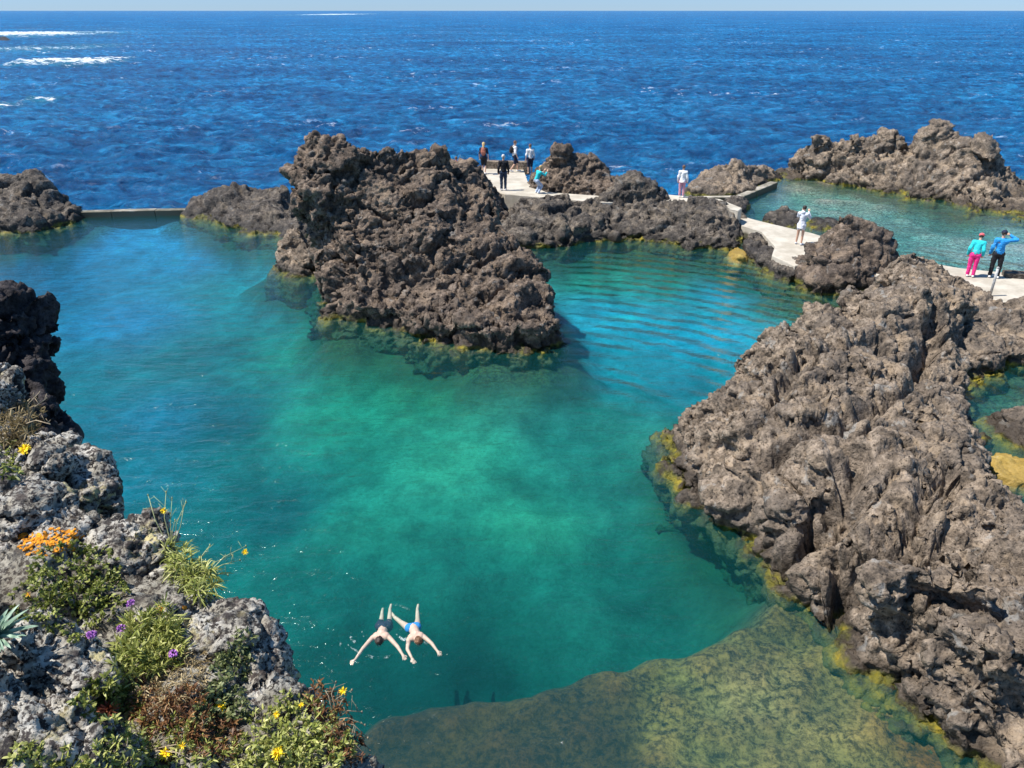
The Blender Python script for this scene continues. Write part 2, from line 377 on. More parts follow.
rock('rock_outcrop', 'huge brown lava outcrop filling the right side of the view', 'rock', M['basalt_tan'],
     [(694,424),(676,440),(682,462),(700,484),(722,508),(742,530),(768,560),(795,580),(815,602),(832,622),(850,650),(880,688),(910,713),(945,742),(985,772),(1040,820),(1200,830),(1280,700),(1150,590),(1060,545),(1012,522),(988,500),(974,474),(968,440),(962,405),(965,378),(1020,368),(1110,368),(1120,318),(1000,316),(940,300),(890,300),(850,322),(805,345),(765,372),(725,400)],
     [(702,390,432),(735,355,405),(770,327,380),(810,300,356),(850,280,336),(888,260,317),(915,250,310),(945,262,312),(972,284,322),(1010,300,334),(1070,285,332),
      (722,423,472),(760,393,455),(800,373,440),(850,333,402),(900,303,370),(940,293,350),(952,328,380),(900,363,430),(930,403,470),(955,425,485),(840,413,490),(780,443,512),(740,459,512),(790,503,562),(850,473,552),(920,463,545),(962,473,540),(1005,500,562),(840,538,602),(900,533,612),(960,553,640),(1010,573,664),(880,590,662),(940,613,705),(1000,653,752),(860,631,672),(905,673,715),(950,708,755),(1010,733,800),(1090,643,752),(1000,331,358),(1050,323,352),(1110,553,640)],
     vox=.09, sub=1, amp=.50, scale=1.3, seed=29, lip=.55, flare=(.35, .6), sm=2,
     grooves=[([(842,590),(868,556),(930,548),(975,565),(1030,605)],.95,.26,1.3),([(930,375),(880,405),(845,432),(775,442)],.7,.24,1.8),([(845,470),(850,500),(820,520),(770,520)],.8,.22,1.5),([(960,470),(915,505),(900,545)],.6,.2,1.8),([(880,330),(820,350),(760,400)],.5,.22,2.0),([(945,300),(920,345),(960,375)],.7,.25,2.2)],
     blobs=[(835,560,605,.6),(745,480,520,.6),(880,470,545,.6)])
rock('boulder', 'large rounded boulder against the lower right foot of the huge outcrop', 'rock', M['basalt_tan'],
     [(836,618),(848,640),(872,664),(900,684),(950,700),(1030,720),(1040,650),(960,632),(900,612),(860,600)],
     [(876,566,658),(905,558,664),(850,592,642),(950,572,676),(925,612,690),(1000,590,700),(880,620,676)], vox=.07, amp=.26, scale=1.1, seed=41, lip=.45, flare=(.4, .8), blobs=[(890,562,664,.55)])
rock('boulder', 'grey pointed boulder in the small pool at the right edge', 'rock', M['basalt_tan'],
     [(992,432),(1010,446),(1040,462),(1070,455),(1070,425),(1030,418),(1000,420)], [(1004,412,428),(1022,404,428),(1050,404,432),(1020,425,440)], vox=.1, amp=.2, scale=.9, seed=31, lip=.15, flare=(.5, .9))
rock('boulder', 'flat yellow algae-covered rock breaking the small right pool surface', 'rock', M['yellow_rock'],
     [(982,462),(990,478),(1010,486),(1040,490),(1060,478),(1030,464),(1000,456)], [(1000,460,468),(1022,464,474)], vox=.08, amp=.12, scale=.8, seed=33, lip=.22, flare=(.2, .5))
rock('boulder', 'bright yellow rock patch at the waterline under the dark walkway rocks', 'rock', M['yellow_rock'],
     [(728,254),(738,262),(746,262),(748,254),(736,250)], [(738,250,256)], vox=.1, amp=.12, scale=.8, seed=34, lip=.22, flare=(.3, .6))
rock('boulder', 'small yellow rock at the left waterline of the huge outcrop', 'rock', M['yellow_rock'],
     [(703,478),(708,488),(722,488),(724,478),(712,474)], [(712,478,482)], vox=.05, amp=.08, scale=.6, seed=35, lip=.12, flare=(.1, .3))
rock('boulder', 'lone dark rock awash in white surf out at sea', 'rock', M['black_lava'],
     [(-4,41),(4,42),(11,41),(9,39),(-2,39)], [(1,35,40),(6,36,40)], vox=.6, amp=.6, scale=3, seed=36, lip=.1)

# ---- seabed
ctrl = [ # px, py, depth, colour; bright blues paint the sky's reflection into the bottom
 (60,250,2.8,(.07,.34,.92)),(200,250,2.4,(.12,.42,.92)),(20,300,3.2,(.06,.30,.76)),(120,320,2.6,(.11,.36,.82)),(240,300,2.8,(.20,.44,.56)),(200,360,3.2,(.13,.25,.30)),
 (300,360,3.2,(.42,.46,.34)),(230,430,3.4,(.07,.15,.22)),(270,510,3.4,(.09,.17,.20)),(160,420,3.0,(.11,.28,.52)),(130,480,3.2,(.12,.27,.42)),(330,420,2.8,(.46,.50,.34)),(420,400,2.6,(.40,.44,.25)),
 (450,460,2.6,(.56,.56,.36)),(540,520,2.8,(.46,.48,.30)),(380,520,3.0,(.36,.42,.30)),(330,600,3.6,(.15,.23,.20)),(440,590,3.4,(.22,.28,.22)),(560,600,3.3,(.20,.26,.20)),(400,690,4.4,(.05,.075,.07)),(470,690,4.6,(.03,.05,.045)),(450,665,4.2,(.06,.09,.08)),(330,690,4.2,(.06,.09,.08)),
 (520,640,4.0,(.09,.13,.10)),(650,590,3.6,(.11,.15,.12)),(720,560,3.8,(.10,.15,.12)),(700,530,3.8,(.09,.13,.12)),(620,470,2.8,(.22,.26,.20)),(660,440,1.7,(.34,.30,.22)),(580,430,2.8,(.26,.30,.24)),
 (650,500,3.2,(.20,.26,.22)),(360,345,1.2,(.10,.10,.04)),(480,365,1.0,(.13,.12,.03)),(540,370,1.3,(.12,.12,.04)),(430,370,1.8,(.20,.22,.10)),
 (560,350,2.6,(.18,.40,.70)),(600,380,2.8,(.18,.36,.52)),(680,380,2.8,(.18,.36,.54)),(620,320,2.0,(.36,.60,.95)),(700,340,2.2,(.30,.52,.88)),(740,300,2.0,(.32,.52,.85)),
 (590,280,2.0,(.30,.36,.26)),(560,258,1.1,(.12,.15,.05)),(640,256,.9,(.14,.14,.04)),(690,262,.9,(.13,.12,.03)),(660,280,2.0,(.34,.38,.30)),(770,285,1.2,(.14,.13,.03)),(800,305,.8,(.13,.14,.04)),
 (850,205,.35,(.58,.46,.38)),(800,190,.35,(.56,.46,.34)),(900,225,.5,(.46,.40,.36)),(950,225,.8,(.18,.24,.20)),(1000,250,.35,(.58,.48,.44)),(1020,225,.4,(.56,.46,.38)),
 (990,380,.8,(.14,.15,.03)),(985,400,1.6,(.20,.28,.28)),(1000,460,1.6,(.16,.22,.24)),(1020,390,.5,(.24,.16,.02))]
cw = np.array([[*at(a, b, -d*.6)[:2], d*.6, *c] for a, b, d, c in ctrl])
shelf = np.array([at(a, b, -.4)[:2] for a, b in [(250,790),(320,745),(370,706),(425,686),(520,676),(600,657),(680,638),(735,612),(765,585),(800,560),(860,560),(1100,700),(1200,1000),(200,1000)]])
scol = [((380,740),(.060,.045,.02)),((450,730),(.075,.058,.02)),((540,715),(.085,.068,.02)),((600,740),(.060,.045,.02)),((520,760),(.060,.042,.02)),((640,765),(.07,.05,.02)),((480,710),(.09,.07,.02)),((620,715),(.07,.055,.02)),((640,690),(.18,.18,.06)),((680,740),(.30,.31,.14)),((700,670),(.22,.25,.12)),((760,640),(.17,.19,.09)),((760,700),(.36,.39,.26)),((720,765),(.30,.32,.16)),((830,720),(.34,.37,.22)),((860,755),(.30,.32,.16)),((790,590),(.10,.09,.02)),((900,762),(.18,.08,.02)),((840,680),(.24,.26,.13))]
sw = np.array([[*at(a, b, -.4)[:2], c[0]*1.0, c[1]*.60, c[2]*.30] for (a, b), c in scol])
def sdf_poly(q, P):
    d = np.full(len(q), 1e9); inside = np.zeros(len(q), bool)
    for i in range(len(P)):
        a, b = P[i], P[(i+1) % len(P)]; e = b-a; w = q-a
        t = np.clip((w@e)/(e@e), 0, 1); d = np.minimum(d, np.linalg.norm(w-t[:, None]*e, axis=1))
        c = (a[1] > q[:, 1]) != (b[1] > q[:, 1])
        xi = a[0]+(q[:, 1]-a[1])*(b[0]-a[0])/((b[1]-a[1]) if abs(b[1]-a[1]) > 1e-9 else 1e-9)
        inside ^= c & (q[:, 0] < xi)
    return np.where(inside, d, -d)
def grid(xs, ys):
    X, Y = np.meshgrid(xs, ys); nx, ny = len(xs), len(ys)
    i = np.arange(nx*ny).reshape(ny, nx)
    Fc = np.stack([i[:-1, :-1], i[:-1, 1:], i[1:, 1:], i[1:, :-1]], -1).reshape(-1, 4)
    return X.ravel(), Y.ravel(), Fc
def fastmesh(name, V, Fc, mat):
    m = bpy.data.meshes.new(name); m.vertices.add(len(V)); m.vertices.foreach_set('co', V.astype(np.float32).ravel())
    m.loops.add(len(Fc)*4); m.loops.foreach_set('vertex_index', Fc.astype(np.int32).ravel())
    m.polygons.add(len(Fc)); m.polygons.foreach_set('loop_start', np.arange(len(Fc), dtype=np.int32)*4)
    m.polygons.foreach_set('use_smooth', np.ones(len(Fc), bool))
    m.update(calc_edges=True); m.validate()
    if mat: m.materials.append(mat)
    return m
def setcol(m, name, col):
    a = m.attributes.new(name, 'FLOAT_COLOR', 'POINT'); c = np.ones((len(col), 4), np.float32); c[:, :3] = col; a.data.foreach_set('color', c.ravel())
def idw(q, P, vals, pw=3.5):
    r = 0; t = 0
    for p, v in zip(P, vals):
        w = 1/((q[:, 0]-p[0])**2+(q[:, 1]-p[1])**2+.25)**(pw/2); r = r+w[:, None]*v; t = t+w
    return r/t[:, None]
FOOT_DONE = True
X, Y, Fc = grid(np.arange(-40, 50, .14), np.arange(3, 62, .14))
q = np.stack([X, Y], 1); p3 = np.stack([X, Y, X*0], 1)
wq = q+np.stack([fbm(p3*.35, 3, 51), fbm(p3*.35, 3, 52)], 1)*.55
bl = [(-400,222),(-90,216),(75,214),(195,212),(250,211),(330,245),(425,224),(478,216),(520,215),(600,213),(640,216),(700,186),(745,181),(790,174),(850,178),(905,185),(960,190),(1040,200),(1300,205)]
B = [at(a, b_)[:2] for a, b_ in bl]
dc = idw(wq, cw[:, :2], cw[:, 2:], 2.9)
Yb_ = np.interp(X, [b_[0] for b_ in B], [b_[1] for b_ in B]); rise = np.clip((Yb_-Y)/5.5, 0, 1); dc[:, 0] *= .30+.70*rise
s_ = sdf_poly(q, shelf)+fbm(p3*.9, 4, 55)*.28
t = np.clip((s_+.9)/1.7, 0, 1); t = t*t*(3-2*t)
sc_ = idw(wq, sw[:, :2], sw[:, 2:], 4)
sdep = .26+.08*fbm(p3*.8, 4, 57)-.25*np.clip(s_*-.5+.5, 0, 1)
depth = dc[:, 0]*(1-t)+sdep*t+.22*fbm(p3*.7, 4, 58)*(1-t)
f1, _f = worley(p3*1.1, 60); depth += .1*(f1-.5); g1, _g = worley(p3*2.3+fbm(p3, 2, 62)[:, None]*.4, 64); depth += t*(.16*(g1-.45)+.07*fbm(p3*2.2, 4, 66))
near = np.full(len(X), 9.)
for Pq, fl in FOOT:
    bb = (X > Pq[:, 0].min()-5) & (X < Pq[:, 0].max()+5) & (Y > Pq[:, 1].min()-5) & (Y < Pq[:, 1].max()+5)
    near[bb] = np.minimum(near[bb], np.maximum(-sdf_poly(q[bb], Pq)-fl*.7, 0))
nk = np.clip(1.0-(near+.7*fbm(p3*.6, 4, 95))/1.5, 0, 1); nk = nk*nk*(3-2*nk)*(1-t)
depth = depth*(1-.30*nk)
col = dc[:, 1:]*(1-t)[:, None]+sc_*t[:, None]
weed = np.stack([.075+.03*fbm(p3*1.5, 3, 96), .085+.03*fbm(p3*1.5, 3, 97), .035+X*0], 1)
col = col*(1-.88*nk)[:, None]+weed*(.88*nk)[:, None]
col *= (1+.5*fbm(p3*1.2, 5, 61, .6))[:, None]
ms, nt = newmat('seabed'); g = N(nt); P = g('NewGeometry').outputs['Position']
base = g('Attribute', attribute_name='tint').outputs['Color']
nn = noise(g, P, 8, 8, .8, .25); nb = noise(g, P, 1.5, 5, .6)
zs = g('SeparateXYZ', {0: P}).outputs['Z']; shl = g.sm(zs, -.9, -.5)
mul = g.math('ADD', g.math('MULTIPLY', g.sm(nn, .38, .62), g.math('ADD', .22, g.math('MULTIPLY', shl, .8))), g.math('MULTIPLY', g.sm(nb, .35, .65), .25)); mul = g.math('ADD', mul, g.math('MULTIPLY', g.math('SUBTRACT', 1.0, shl), .55))
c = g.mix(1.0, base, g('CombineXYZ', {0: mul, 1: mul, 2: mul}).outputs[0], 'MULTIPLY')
b = g('Bump', {'Height': nn, 'Strength': .8, 'Distance': .12})
g('OutputMaterial', {0: g('BsdfPrincipled', {'Base Color': c, 'Roughness': .9, 'Normal': b.outputs[0]}).outputs[0]})
Fc = Fc[(Y < Yb_+.5)[Fc].all(1)]
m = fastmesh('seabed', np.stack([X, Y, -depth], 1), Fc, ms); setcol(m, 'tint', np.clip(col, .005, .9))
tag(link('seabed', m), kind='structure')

# ---- pool water: one closed body of clear, tinted water
mw, nt = newmat('pool_water'); g = N(nt); geo = g('NewGeometry'); P = geo.outputs['Position']
mp = g('Mapping', {'Vector': P, 'Rotation': (0, 0, R(-12)), 'Scale': (.55, 1.6, 1)}).outputs[0]
w1 = noise(g, mp, 1.6, 5, .6, .6); w2 = noise(g, mp, 6.5, 4, .6, .3)
cen = at(470, 520); 
mp2 = g('Mapping', {'Vector': P, 'Location': (-cen[0], -cen[1], 0)}, vector_type='POINT').outputs[0]
rings = g('TexWave', {'Vector': mp2, 'Scale': .38, 'Distortion': 3.2, 'Detail': 4.0, 'Detail Scale': 1.6}, wave_type='RINGS', rings_direction='SPHERICAL').outputs['Fac']
sx = g('SeparateXYZ', {0: P}); 
rm = g.math('MULTIPLY', g.sm(sx.outputs['X'], .5, 4.5), g.math('MULTIPLY', g.sm(sx.outputs['Y'], 17, 22), g.sm(sx.outputs['Y'], 36, 31)))
h = g.math('ADD', g.math('MULTIPLY', w1, .055), g.math('ADD', g.math('MULTIPLY', w2, .018), g.math('MULTIPLY', g.math('MULTIPLY', rings, g.math('MULTIPLY', rm, g.sm(noise(g, P, .35, 3), .34, .54))), .095)))
bp = g('Bump', {'Height': h, 'Strength': 1.0, 'Distance': 1.3})
dt = g('VectorMath', {0: bp.outputs[0], 1: geo.outputs['Incoming']}, operation='DOT_PRODUCT').outputs['Value']
k = g.math('SUBTRACT', 1.0, g.math('MINIMUM', g.math('ABSOLUTE', dt), 1.0))
fr = g.math('ADD', .02, g.math('MULTIPLY', g.math('POWER', k, 5.0), .98), clamp=True)
tr = g('BsdfTransparent', {0: (1, 1, 1, 1)}); gl = g('BsdfGlossy', {'Color': (1, 1, 1, 1), 'Roughness': .10, 'Normal': bp.outputs[0]})
df = g('BsdfDiffuse', {'Color': (.02, .26, .27, 1)})
mx0 = g('MixShader', {0: .07, 1: tr.outputs[0], 2: df.outputs[0]})
mx = g('MixShader', {0: fr, 1: mx0.outputs[0], 2: gl.outputs[0]})
va = g('VolumeAbsorption', {'Color': (.16, .86, .85, 1), 'Density': .80})
g('OutputMaterial', {0: mx.outputs[0], 1: va.outputs[0]})
outline = [(-45, 1.5), (45, 1.5)]+[tuple(B[-1]+np.array([12, 0]))]+[tuple(x) for x in B[::-1]]+[(-45, B[0][1])]
nB = len(outline); V = [(x, y, 0) for x, y in outline]+[(x, y, -6.5) for x, y in outline]
Fw = [tuple(range(nB)), tuple(range(2*nB-1, nB-1, -1))]+[(i, i+nB, (i+1) % nB+nB, (i+1) % nB) for i in range(nB)]
me = mesh('pool_water', V, Fw, [mw], False)
tag(link('pool_water', me), kind='structure')

# ---- open sea
mo, nt = newmat('ocean'); g = N(nt); geo = g('NewGeometry'); P = geo.outputs['Position']
mp = g('Mapping', {'Vector': P, 'Scale': (.6, 1.0, 1)}).outputs[0]
h = g.math('ADD', g.math('MULTIPLY', noise(g, mp, .9, 7, .68, .5), .95), g.math('MULTIPLY', noise(g, mp, .20, 5, .6), 2.2))
bp = g('Bump', {'Height': h, 'Strength': 1.0, 'Distance': 1.0})
c = g.ramp(g.math('ADD', g.math('MULTIPLY', noise(g, mp, .65, 5, .7, .6), .7), g.math('MULTIPLY', noise(g, mp, .03, 4), .3)), [(.40, (.0012, .040, .135)), (.50, (.002, .085, .24)), (.61, (.012, .20, .44))])  # wave-sized pale and dark mottling, painted for light passing through the crests
foam = g('Attribute', attribute_name='foam').outputs['Fac']
fn = noise(g, g('Mapping', {'Vector': P, 'Scale': (.3, 1, 1)}).outputs[0], 1.2, 7, .75)
ff = g.sm(g.math('ADD', foam, g.math('MULTIPLY', g.math('SUBTRACT', fn, .5), 3.6)), .52, .85)
ff = g.math('MULTIPLY', ff, g.sm(foam, .05, .25))
spk = g.math('MULTIPLY', g.sm(noise(g, mp, .55, 8, .8), .572, .63), g.sm(noise(g, mp, .05, 3), .5, .66))
ff = g.math('MAXIMUM', ff, g.math('MULTIPLY', spk, .7))
c = g.mix(g.math('MULTIPLY', g.sm(foam, .0, .5), .5), c, (.01, .16, .22))
c = g.mix(ff, c, (.75, .8, .82))
dfu = g('BsdfDiffuse', {'Color': c, 'Normal': bp.outputs[0]}); glo = g('BsdfGlossy', {'Color': (1, 1, 1, 1), 'Roughness': .13, 'Normal': bp.outputs[0]})
fr = g.math('MULTIPLY', g.math('MINIMUM', g('Fresnel', {'IOR': 1.33, 'Normal': bp.outputs[0]}).outputs[0], .36), g.math('SUBTRACT', 1.0, ff))
g('OutputMaterial', {0: g('MixShader', {0: fr, 1: dfu.outputs[0], 2: glo.outputs[0]}).outputs[0]})
us = np.linspace(-1.0, 1.0, 620)
d1 = 30*np.exp(np.arange(0, math.log(1500/30), .0050)); d2 = 1500*np.exp(np.arange(0.005, math.log(60000/1500), .02))
D = np.concatenate([d1, d2]); U, DD = np.meshgrid(us, D); X = (U*DD*1.0).ravel(); Y = DD.ravel()
i = np.arange(len(X)).reshape(len(D), len(us)); Fc = np.stack([i[:-1, :-1], i[:-1, 1:], i[1:, 1:], i[1:, :-1]], -1).reshape(-1, 4)
sea = -.55
def crest(p, s):
    return 1-2*np.abs(fbm(p, 4, s, .55))
p3 = np.stack([X, Y, X*0], 1); wp = p3+np.stack([fbm(p3*.08, 2, 71), fbm(p3*.08, 2, 72), X*0], 1)*4
A = np.clip(1.0-(Y-300)/2500, .5, 1)
Z = .50*crest(wp*np.array([.17, .34, 1]), 73)+.27*crest(wp*np.array([.70, 1.2, 1]), 75)+.45*fbm(wp*np.array([.022, .05, 1]), 2, 77)
Z = sea+Z*A
foam = np.zeros(len(X))
def surf(px0, px1, py, th, hh, e=.0):
    a = at(px0, py, sea); b_ = at(px1, py-e, sea); Yc = a[1]+(b_[1]-a[1])*np.clip((X-a[0])/(b_[0]-a[0]), 0, 1)
    wid = abs(at(px0, py+th, sea)[1]-a[1]); tx = np.clip((X-a[0])/(b_[0]-a[0]), -1, 2)
    ends = np.clip(tx/.15+1, 0, 1)*np.clip((1.05-tx)/.25, 0, 1)
    k = np.exp(-((Y-Yc+fbm(p3*.05, 3, 80)*wid*.8)/wid)**2)*ends
    return k, hh
for a in ((-60,106,37,2.9,1.1,1),(24,124,67,2.6,.9,1),(-60,20,112,3.5,.4,0),(20,60,105,4,.3,0),(318,362,14.5,.8,.6,0),(960,1100,190,4,.2,0),(100,125,60,2,.3,0),(0,110,50,4,.1,0)):
    k, hh = surf(*a); foam = np.maximum(foam, k*(.84 if a[3] < 3.0 else .45)); Z += k*hh
Yb = np.interp(X, [b_[0] for b_ in B], [b_[1] for b_ in B])
foam = np.maximum(foam, .42*np.exp(-np.abs(Y-Yb-1)/1.4)*np.clip(fbm(p3*.3, 2, 91)*3+.4, 0, 1)*(np.abs(X) > 12))
keep = (Y > Yb-.6)
kf = keep[Fc].all(1); Fc = Fc[kf]
us_ = np.unique(Fc); remap = -np.ones(len(X), int); remap[us_] = np.arange(len(us_)); Fc = remap[Fc]
m = fastmesh('ocean', np.stack([X, Y, Z], 1)[us_], Fc, mo)
a = m.attributes.new('foam', 'FLOAT', 'POINT'); a.data.foreach_set('value', foam[us_].astype(np.float32))
tag(link('ocean', m), kind='structure')

# ---- concrete
mc, nt = newmat('worn_concrete'); g = N(nt); P = g('NewGeometry').outputs['Position']
n1 = noise(g, P, 1.1, 6, .7); n2 = noise(g, P, 14, 5, .7)
c = g.mix(g.sm(n1, .35, .65), (.36, .32, .255), (.50, .455, .38)); c = g.mix(g.math('MULTIPLY', g.sm(n2, .58, .70), .4), c, (.20, .18, .15))
z = g('SeparateXYZ', {0: P}).outputs['Z']; c = g.mix(g.sm(g.math('ADD', z, g.math('MULTIPLY', n1, .3)), .56, .40), c, (.075, .07, .045))
b = g('Bump', {'Height': n2, 'Strength': .5, 'Distance': .02})
g('OutputMaterial', {0: g('BsdfPrincipled', {'Base Color': c, 'Roughness': .85, 'Normal': b.outputs[0]}).outputs[0]}); M['concrete'] = mc
def slab(name, pts, z, bottom=-3.0, **kw):
    P_ = [at(a, b_, z) for a, b_ in pts]; n = len(P_)
    ar = sum(P_[i][0]*P_[(i+1) % n][1]-P_[(i+1) % n][0]*P_[i][1] for i in range(n))
    if ar < 0: P_ = P_[::-1]
    V = [(p[0], p[1], z-.03) for p in P_]+[(p[0], p[1], bottom) for p in P_]
    ce = np.mean(P_, 0); V += [tuple(np.array((p[0], p[1], z))+np.array((*(ce-p)[:2], 0))/np.linalg.norm((ce-p)[:2])*.03) for p in P_]
    Fc = [tuple(range(2*n, 3*n))]+[(i, i+n, (i+1) % n+n, (i+1) % n) for i in range(n)]+[(2*n+i, i, (i+1) % n, 2*n+(i+1) % n) for i in range(n)]
    Fc = [Fc[0]]+[tuple(reversed(f)) if False else f for f in Fc[1:]]
    return tag(link(name, mesh(name, V, Fc, [M['concrete']], False)), **kw)
slab('walkway', [(470,168),(522,166),(528,184),(545,192),(600,196),(660,194),(720,199),(742,208),(738,211),(700,203),(600,202),(540,197),(505,194),(486,188)], 1.3, kind='structure')
slab('walkway', [(735,214),(752,219),(772,224),(812,233),(828,238),(850,252),(885,262),(905,276),(860,276),(812,262),(795,266),(772,255),(775,246),(762,232),(742,226)], .6, kind='structure')
slab('walkway', [(900,258),(960,268),(1000,272),(1150,290),(1150,330),(1000,318),(940,300),(890,276)], .65, kind='structure')
def wall(name, a, b_, th, h0, h1, label, cat, mat=None, cuts=1):
    a = np.array(a); b_ = np.array(b_); d = b_-a; L = np.hypot(d[0], d[1]); rz = math.atan2(d[1], d[0]); root = MB()
    for i in range(cuts):
        c_ = a+d*(i+.5)/cuts; root.box((c_[0], c_[1], (h0+h1)/2), (L/cuts-(.02 if cuts > 1 else 0), th, h1-h0+(.03 if i % 2 else 0)), rz)
    o = root.build(name, mat or M['concrete'], None, False); bv = o.modifiers.new('b', 'BEVEL'); bv.width = .03; bv.segments = 2
    return tag(o, label, cat)
a = at(70, 217, 0); b_ = at(200, 214, 0)
wall('sea_wall', a, b_, .5, -3, .30, 'low concrete wall closing the pool between the two left outcrops', 'wall', cuts=3)
a = at(740, 196, .3); b_ = at(774, 182, .3)
wall('pool_kerb', a, b_, .5, -3, .32, 'straight pale kerb along the seaward corner of the upper pool', 'kerb')
a = at(690, 198, .3); b_ = at(742, 197, .3)
wall('pool_kerb', a, b_, .4, -3, .36, 'low kerb running behind the dark rock bank beside the walkway', 'kerb')
a = at(486, 168, 1.3); b_ = at(530, 169, 1.3)
wall('parapet', a, b_, .5, 1.0, 1.75, 'low stone parapet behind the people on the upper platform', 'wall', M['basalt_tan'])
p = at(990, 296, .65); q_ = at_y(998, 268, p[1])
mb = MB(); mb.tube([p-np.array([0, 0, .05]), q_], [.045, .045], 12); mb.ball(q_, .05)
M['metal'] = plain('galvanised_metal', (.38, .38, .37), .45)
tag(mb.build('metal_post', M['metal']), 'grey metal post leaning beside the man in the blue jacket', 'post')
a = at(1003, 276, .65); b_ = at(1090, 282, .65)
wall('step', a, b_, .5, .5, .85, 'dark stone step behind the man in the blue jacket', 'step', M['basalt_grey'])
# ---------------------------------------------------------------- foreground cliff edge
blob_rock('crag', 'black craggy rock at the left edge, dark above the blue water', 'rock', M['black_lava'],
  [(-36,340,6.4,60,44),(16,342,6.3,34,40),(-10,380,6.2,60,50),(16,390,6.2,34,40),(36,405,6.1,20,24),(0,430,6.0,60,50),(38,428,6.0,20,26),(-60,400,6.2,70,90),(44,420,6.1,16,28)], .035, 1, .20, .42, 41, drop=1.5)
blob_rock('boulder', 'grey lichen-covered boulder in front of the black crag', 'rock', M['crusty'],
  [(-20,395,4.3,40,36),(6,405,4.2,26,26),(0,430,4.1,36,26),(-40,420,4.2,60,40)], .02, 1, .09, .22, 42)
blob_rock('boulder', 'pale crusted rock directly above the second yellow flower cluster', 'rock', M['crusty'],
  [(8,450,3.5,34,26),(45,448,3.5,28,20),(70,446,3.45,20,12),(30,465,3.4,44,22),(-30,460,3.5,60,34)], .018, 1, .07, .19, 43)
blob_rock('boulder', 'egg-shaped crusted stone right of the upper yellow daisy', 'rock', M['crusty'],
  [(50,466,3.0,24,17),(40,474,3.0,20,16)], .012, 1, .035, .16, 44, drop=.3)
blob_rock('boulder', 'crusted rock hanging over the teal water beside the egg-shaped stone', 'rock', M['crusty'],
  [(88,482,3.15,28,18),(70,500,3.15,36,28),(100,508,3.1,22,28),(112,524,3.1,14,18),(60,480,3.2,24,18)], .016, 1, .065, .20, 45)
blob_rock('boulder', 'large pale crusted slab above the orange lichen', 'rock', M['crusty'],
  [(8,500,2.75,34,32),(40,512,2.72,40,26),(68,524,2.7,26,18),(20,525,2.7,60,22),(-30,510,2.8,60,50)], .014, 1, .06, .20, 46)
blob_rock('boulder', 'steep blackened rock face with white crust right of the orange lichen', 'rock', M['crusty'],
  [(110,545,2.75,40,26),(148,528,2.8,22,14),(135,545,2.75,36,26),(120,580,2.65,60,44),(155,570,2.72,22,38),(60,560,2.7,60,34),(150,605,2.6,56,34),(182,590,2.6,16,22)], .015, 1, .075, .19, 47)
blob_rock('boulder', 'broad white-crusted rock at the cliff edge above the swimmers', 'rock', M['crusty'],
  [(190,620,2.5,32,24),(232,636,2.45,36,24),(258,646,2.4,22,22),(215,665,2.35,60,38),(262,680,2.35,26,30),(284,690,2.3,20,18),(298,696,2.28,12,12),(160,650,2.4,50,40),(240,705,2.25,60,36),(150,690,2.3,50,40)], .013, 1, .06, .17, 48)
blob_rock('boulder', 'low lichen-spotted rock between the spiky succulent and the purple flowers', 'rock', M['crusty'],
  [(45,645,2.15,34,22),(80,655,2.15,34,22),(60,672,2.1,60,22),(20,665,2.15,40,24)], .012, 1, .05, .16, 49)
blob_rock('boulder', 'yellow-tinged crusted boulder filling the bottom left corner', 'rock', M['crusty'],
  [(10,730,1.85,44,42),(50,735,1.85,44,40),(70,765,1.8,44,34),(0,770,1.8,90,50),(-40,720,1.9,60,60)], .011, 1, .055, .16, 50)
M['crusty2'] = rock_mat('mossy_crusted_lava', (.012, .010, .009), (.035, .028, .024), (.085, .07, .055), fine=6, algae=False, crust=(.34, .32, .27), lichen=(.20, .20, .07), bump=.8)
M['soil'] = rock_mat('dark_soil', (.018, .014, .010), (.05, .038, .025), (.11, .085, .05), fine=6, algae=False, bump=.7)
o = blob_rock('bank', '', '', M['crusty2'],
  [(60,600,2.55,90,50),(20,620,2.5,70,50),(130,640,2.45,80,50),(120,710,2.2,80,50),(190,730,2.15,80,44),(270,740,2.15,70,40),(320,760,2.15,34,28),(200,780,2.0,160,40),(90,690,2.3,60,50),(-20,560,2.8,80,60),(320,800,2.05,70,40),(-60,650,2.4,90,90)], .02, 1, .07, .25, 51, drop=.9)
for k in ('label', 'category'):
    if k in o: del o[k]
tag(o, kind='structure')
o = blob_rock('cliff', '', '', M['black_lava'],
  [(-120,520,4.2,140,120),(-60,430,6.0,60,60),(-100,700,2.6,180,130),(60,640,2.9,140,90),(150,720,2.6,120,60),(-300,500,5.0,300,160),(0,560,3.3,100,80)], .09, 1, .25, .7, 52, drop=10.5)
for k in ('label', 'category'):
    if k in o: del o[k]
tag(o, kind='structure')

# ---------------------------------------------------------------- plants
def leafmat(name, a, b, rough=.5):
    m, nt = newmat(name); g = N(nt)
    P = g('NewGeometry').outputs['Position']; r = g('Attribute', attribute_name='rnd').outputs['Fac']
    c = g.ramp(g.math('ADD', g.math('MULTIPLY', r, .75), g.math('MULTIPLY', noise(g, P, 9, 3), .25)), [(.05, tuple(x*.55 for x in a)), (.45, a), (.8, b), (.97, tuple(min(1, x*1.25) for x in b))])
    d = g('BsdfPrincipled', {'Base Color': c, 'Roughness': rough}); d.inputs['Specular IOR Level'].default_value = .35
    t = g('BsdfTranslucent', {'Color': c}); mx = g('MixShader', {0: .22, 1: d.outputs[0], 2: t.outputs[0]})
    g('OutputMaterial', {0: mx.outputs[0]}); return m
G1 = leafmat('green_leaf', (.15, .18, .03), (.40, .42, .12)); G2 = leafmat('dull_leaf', (.14, .17, .06), (.36, .38, .18))
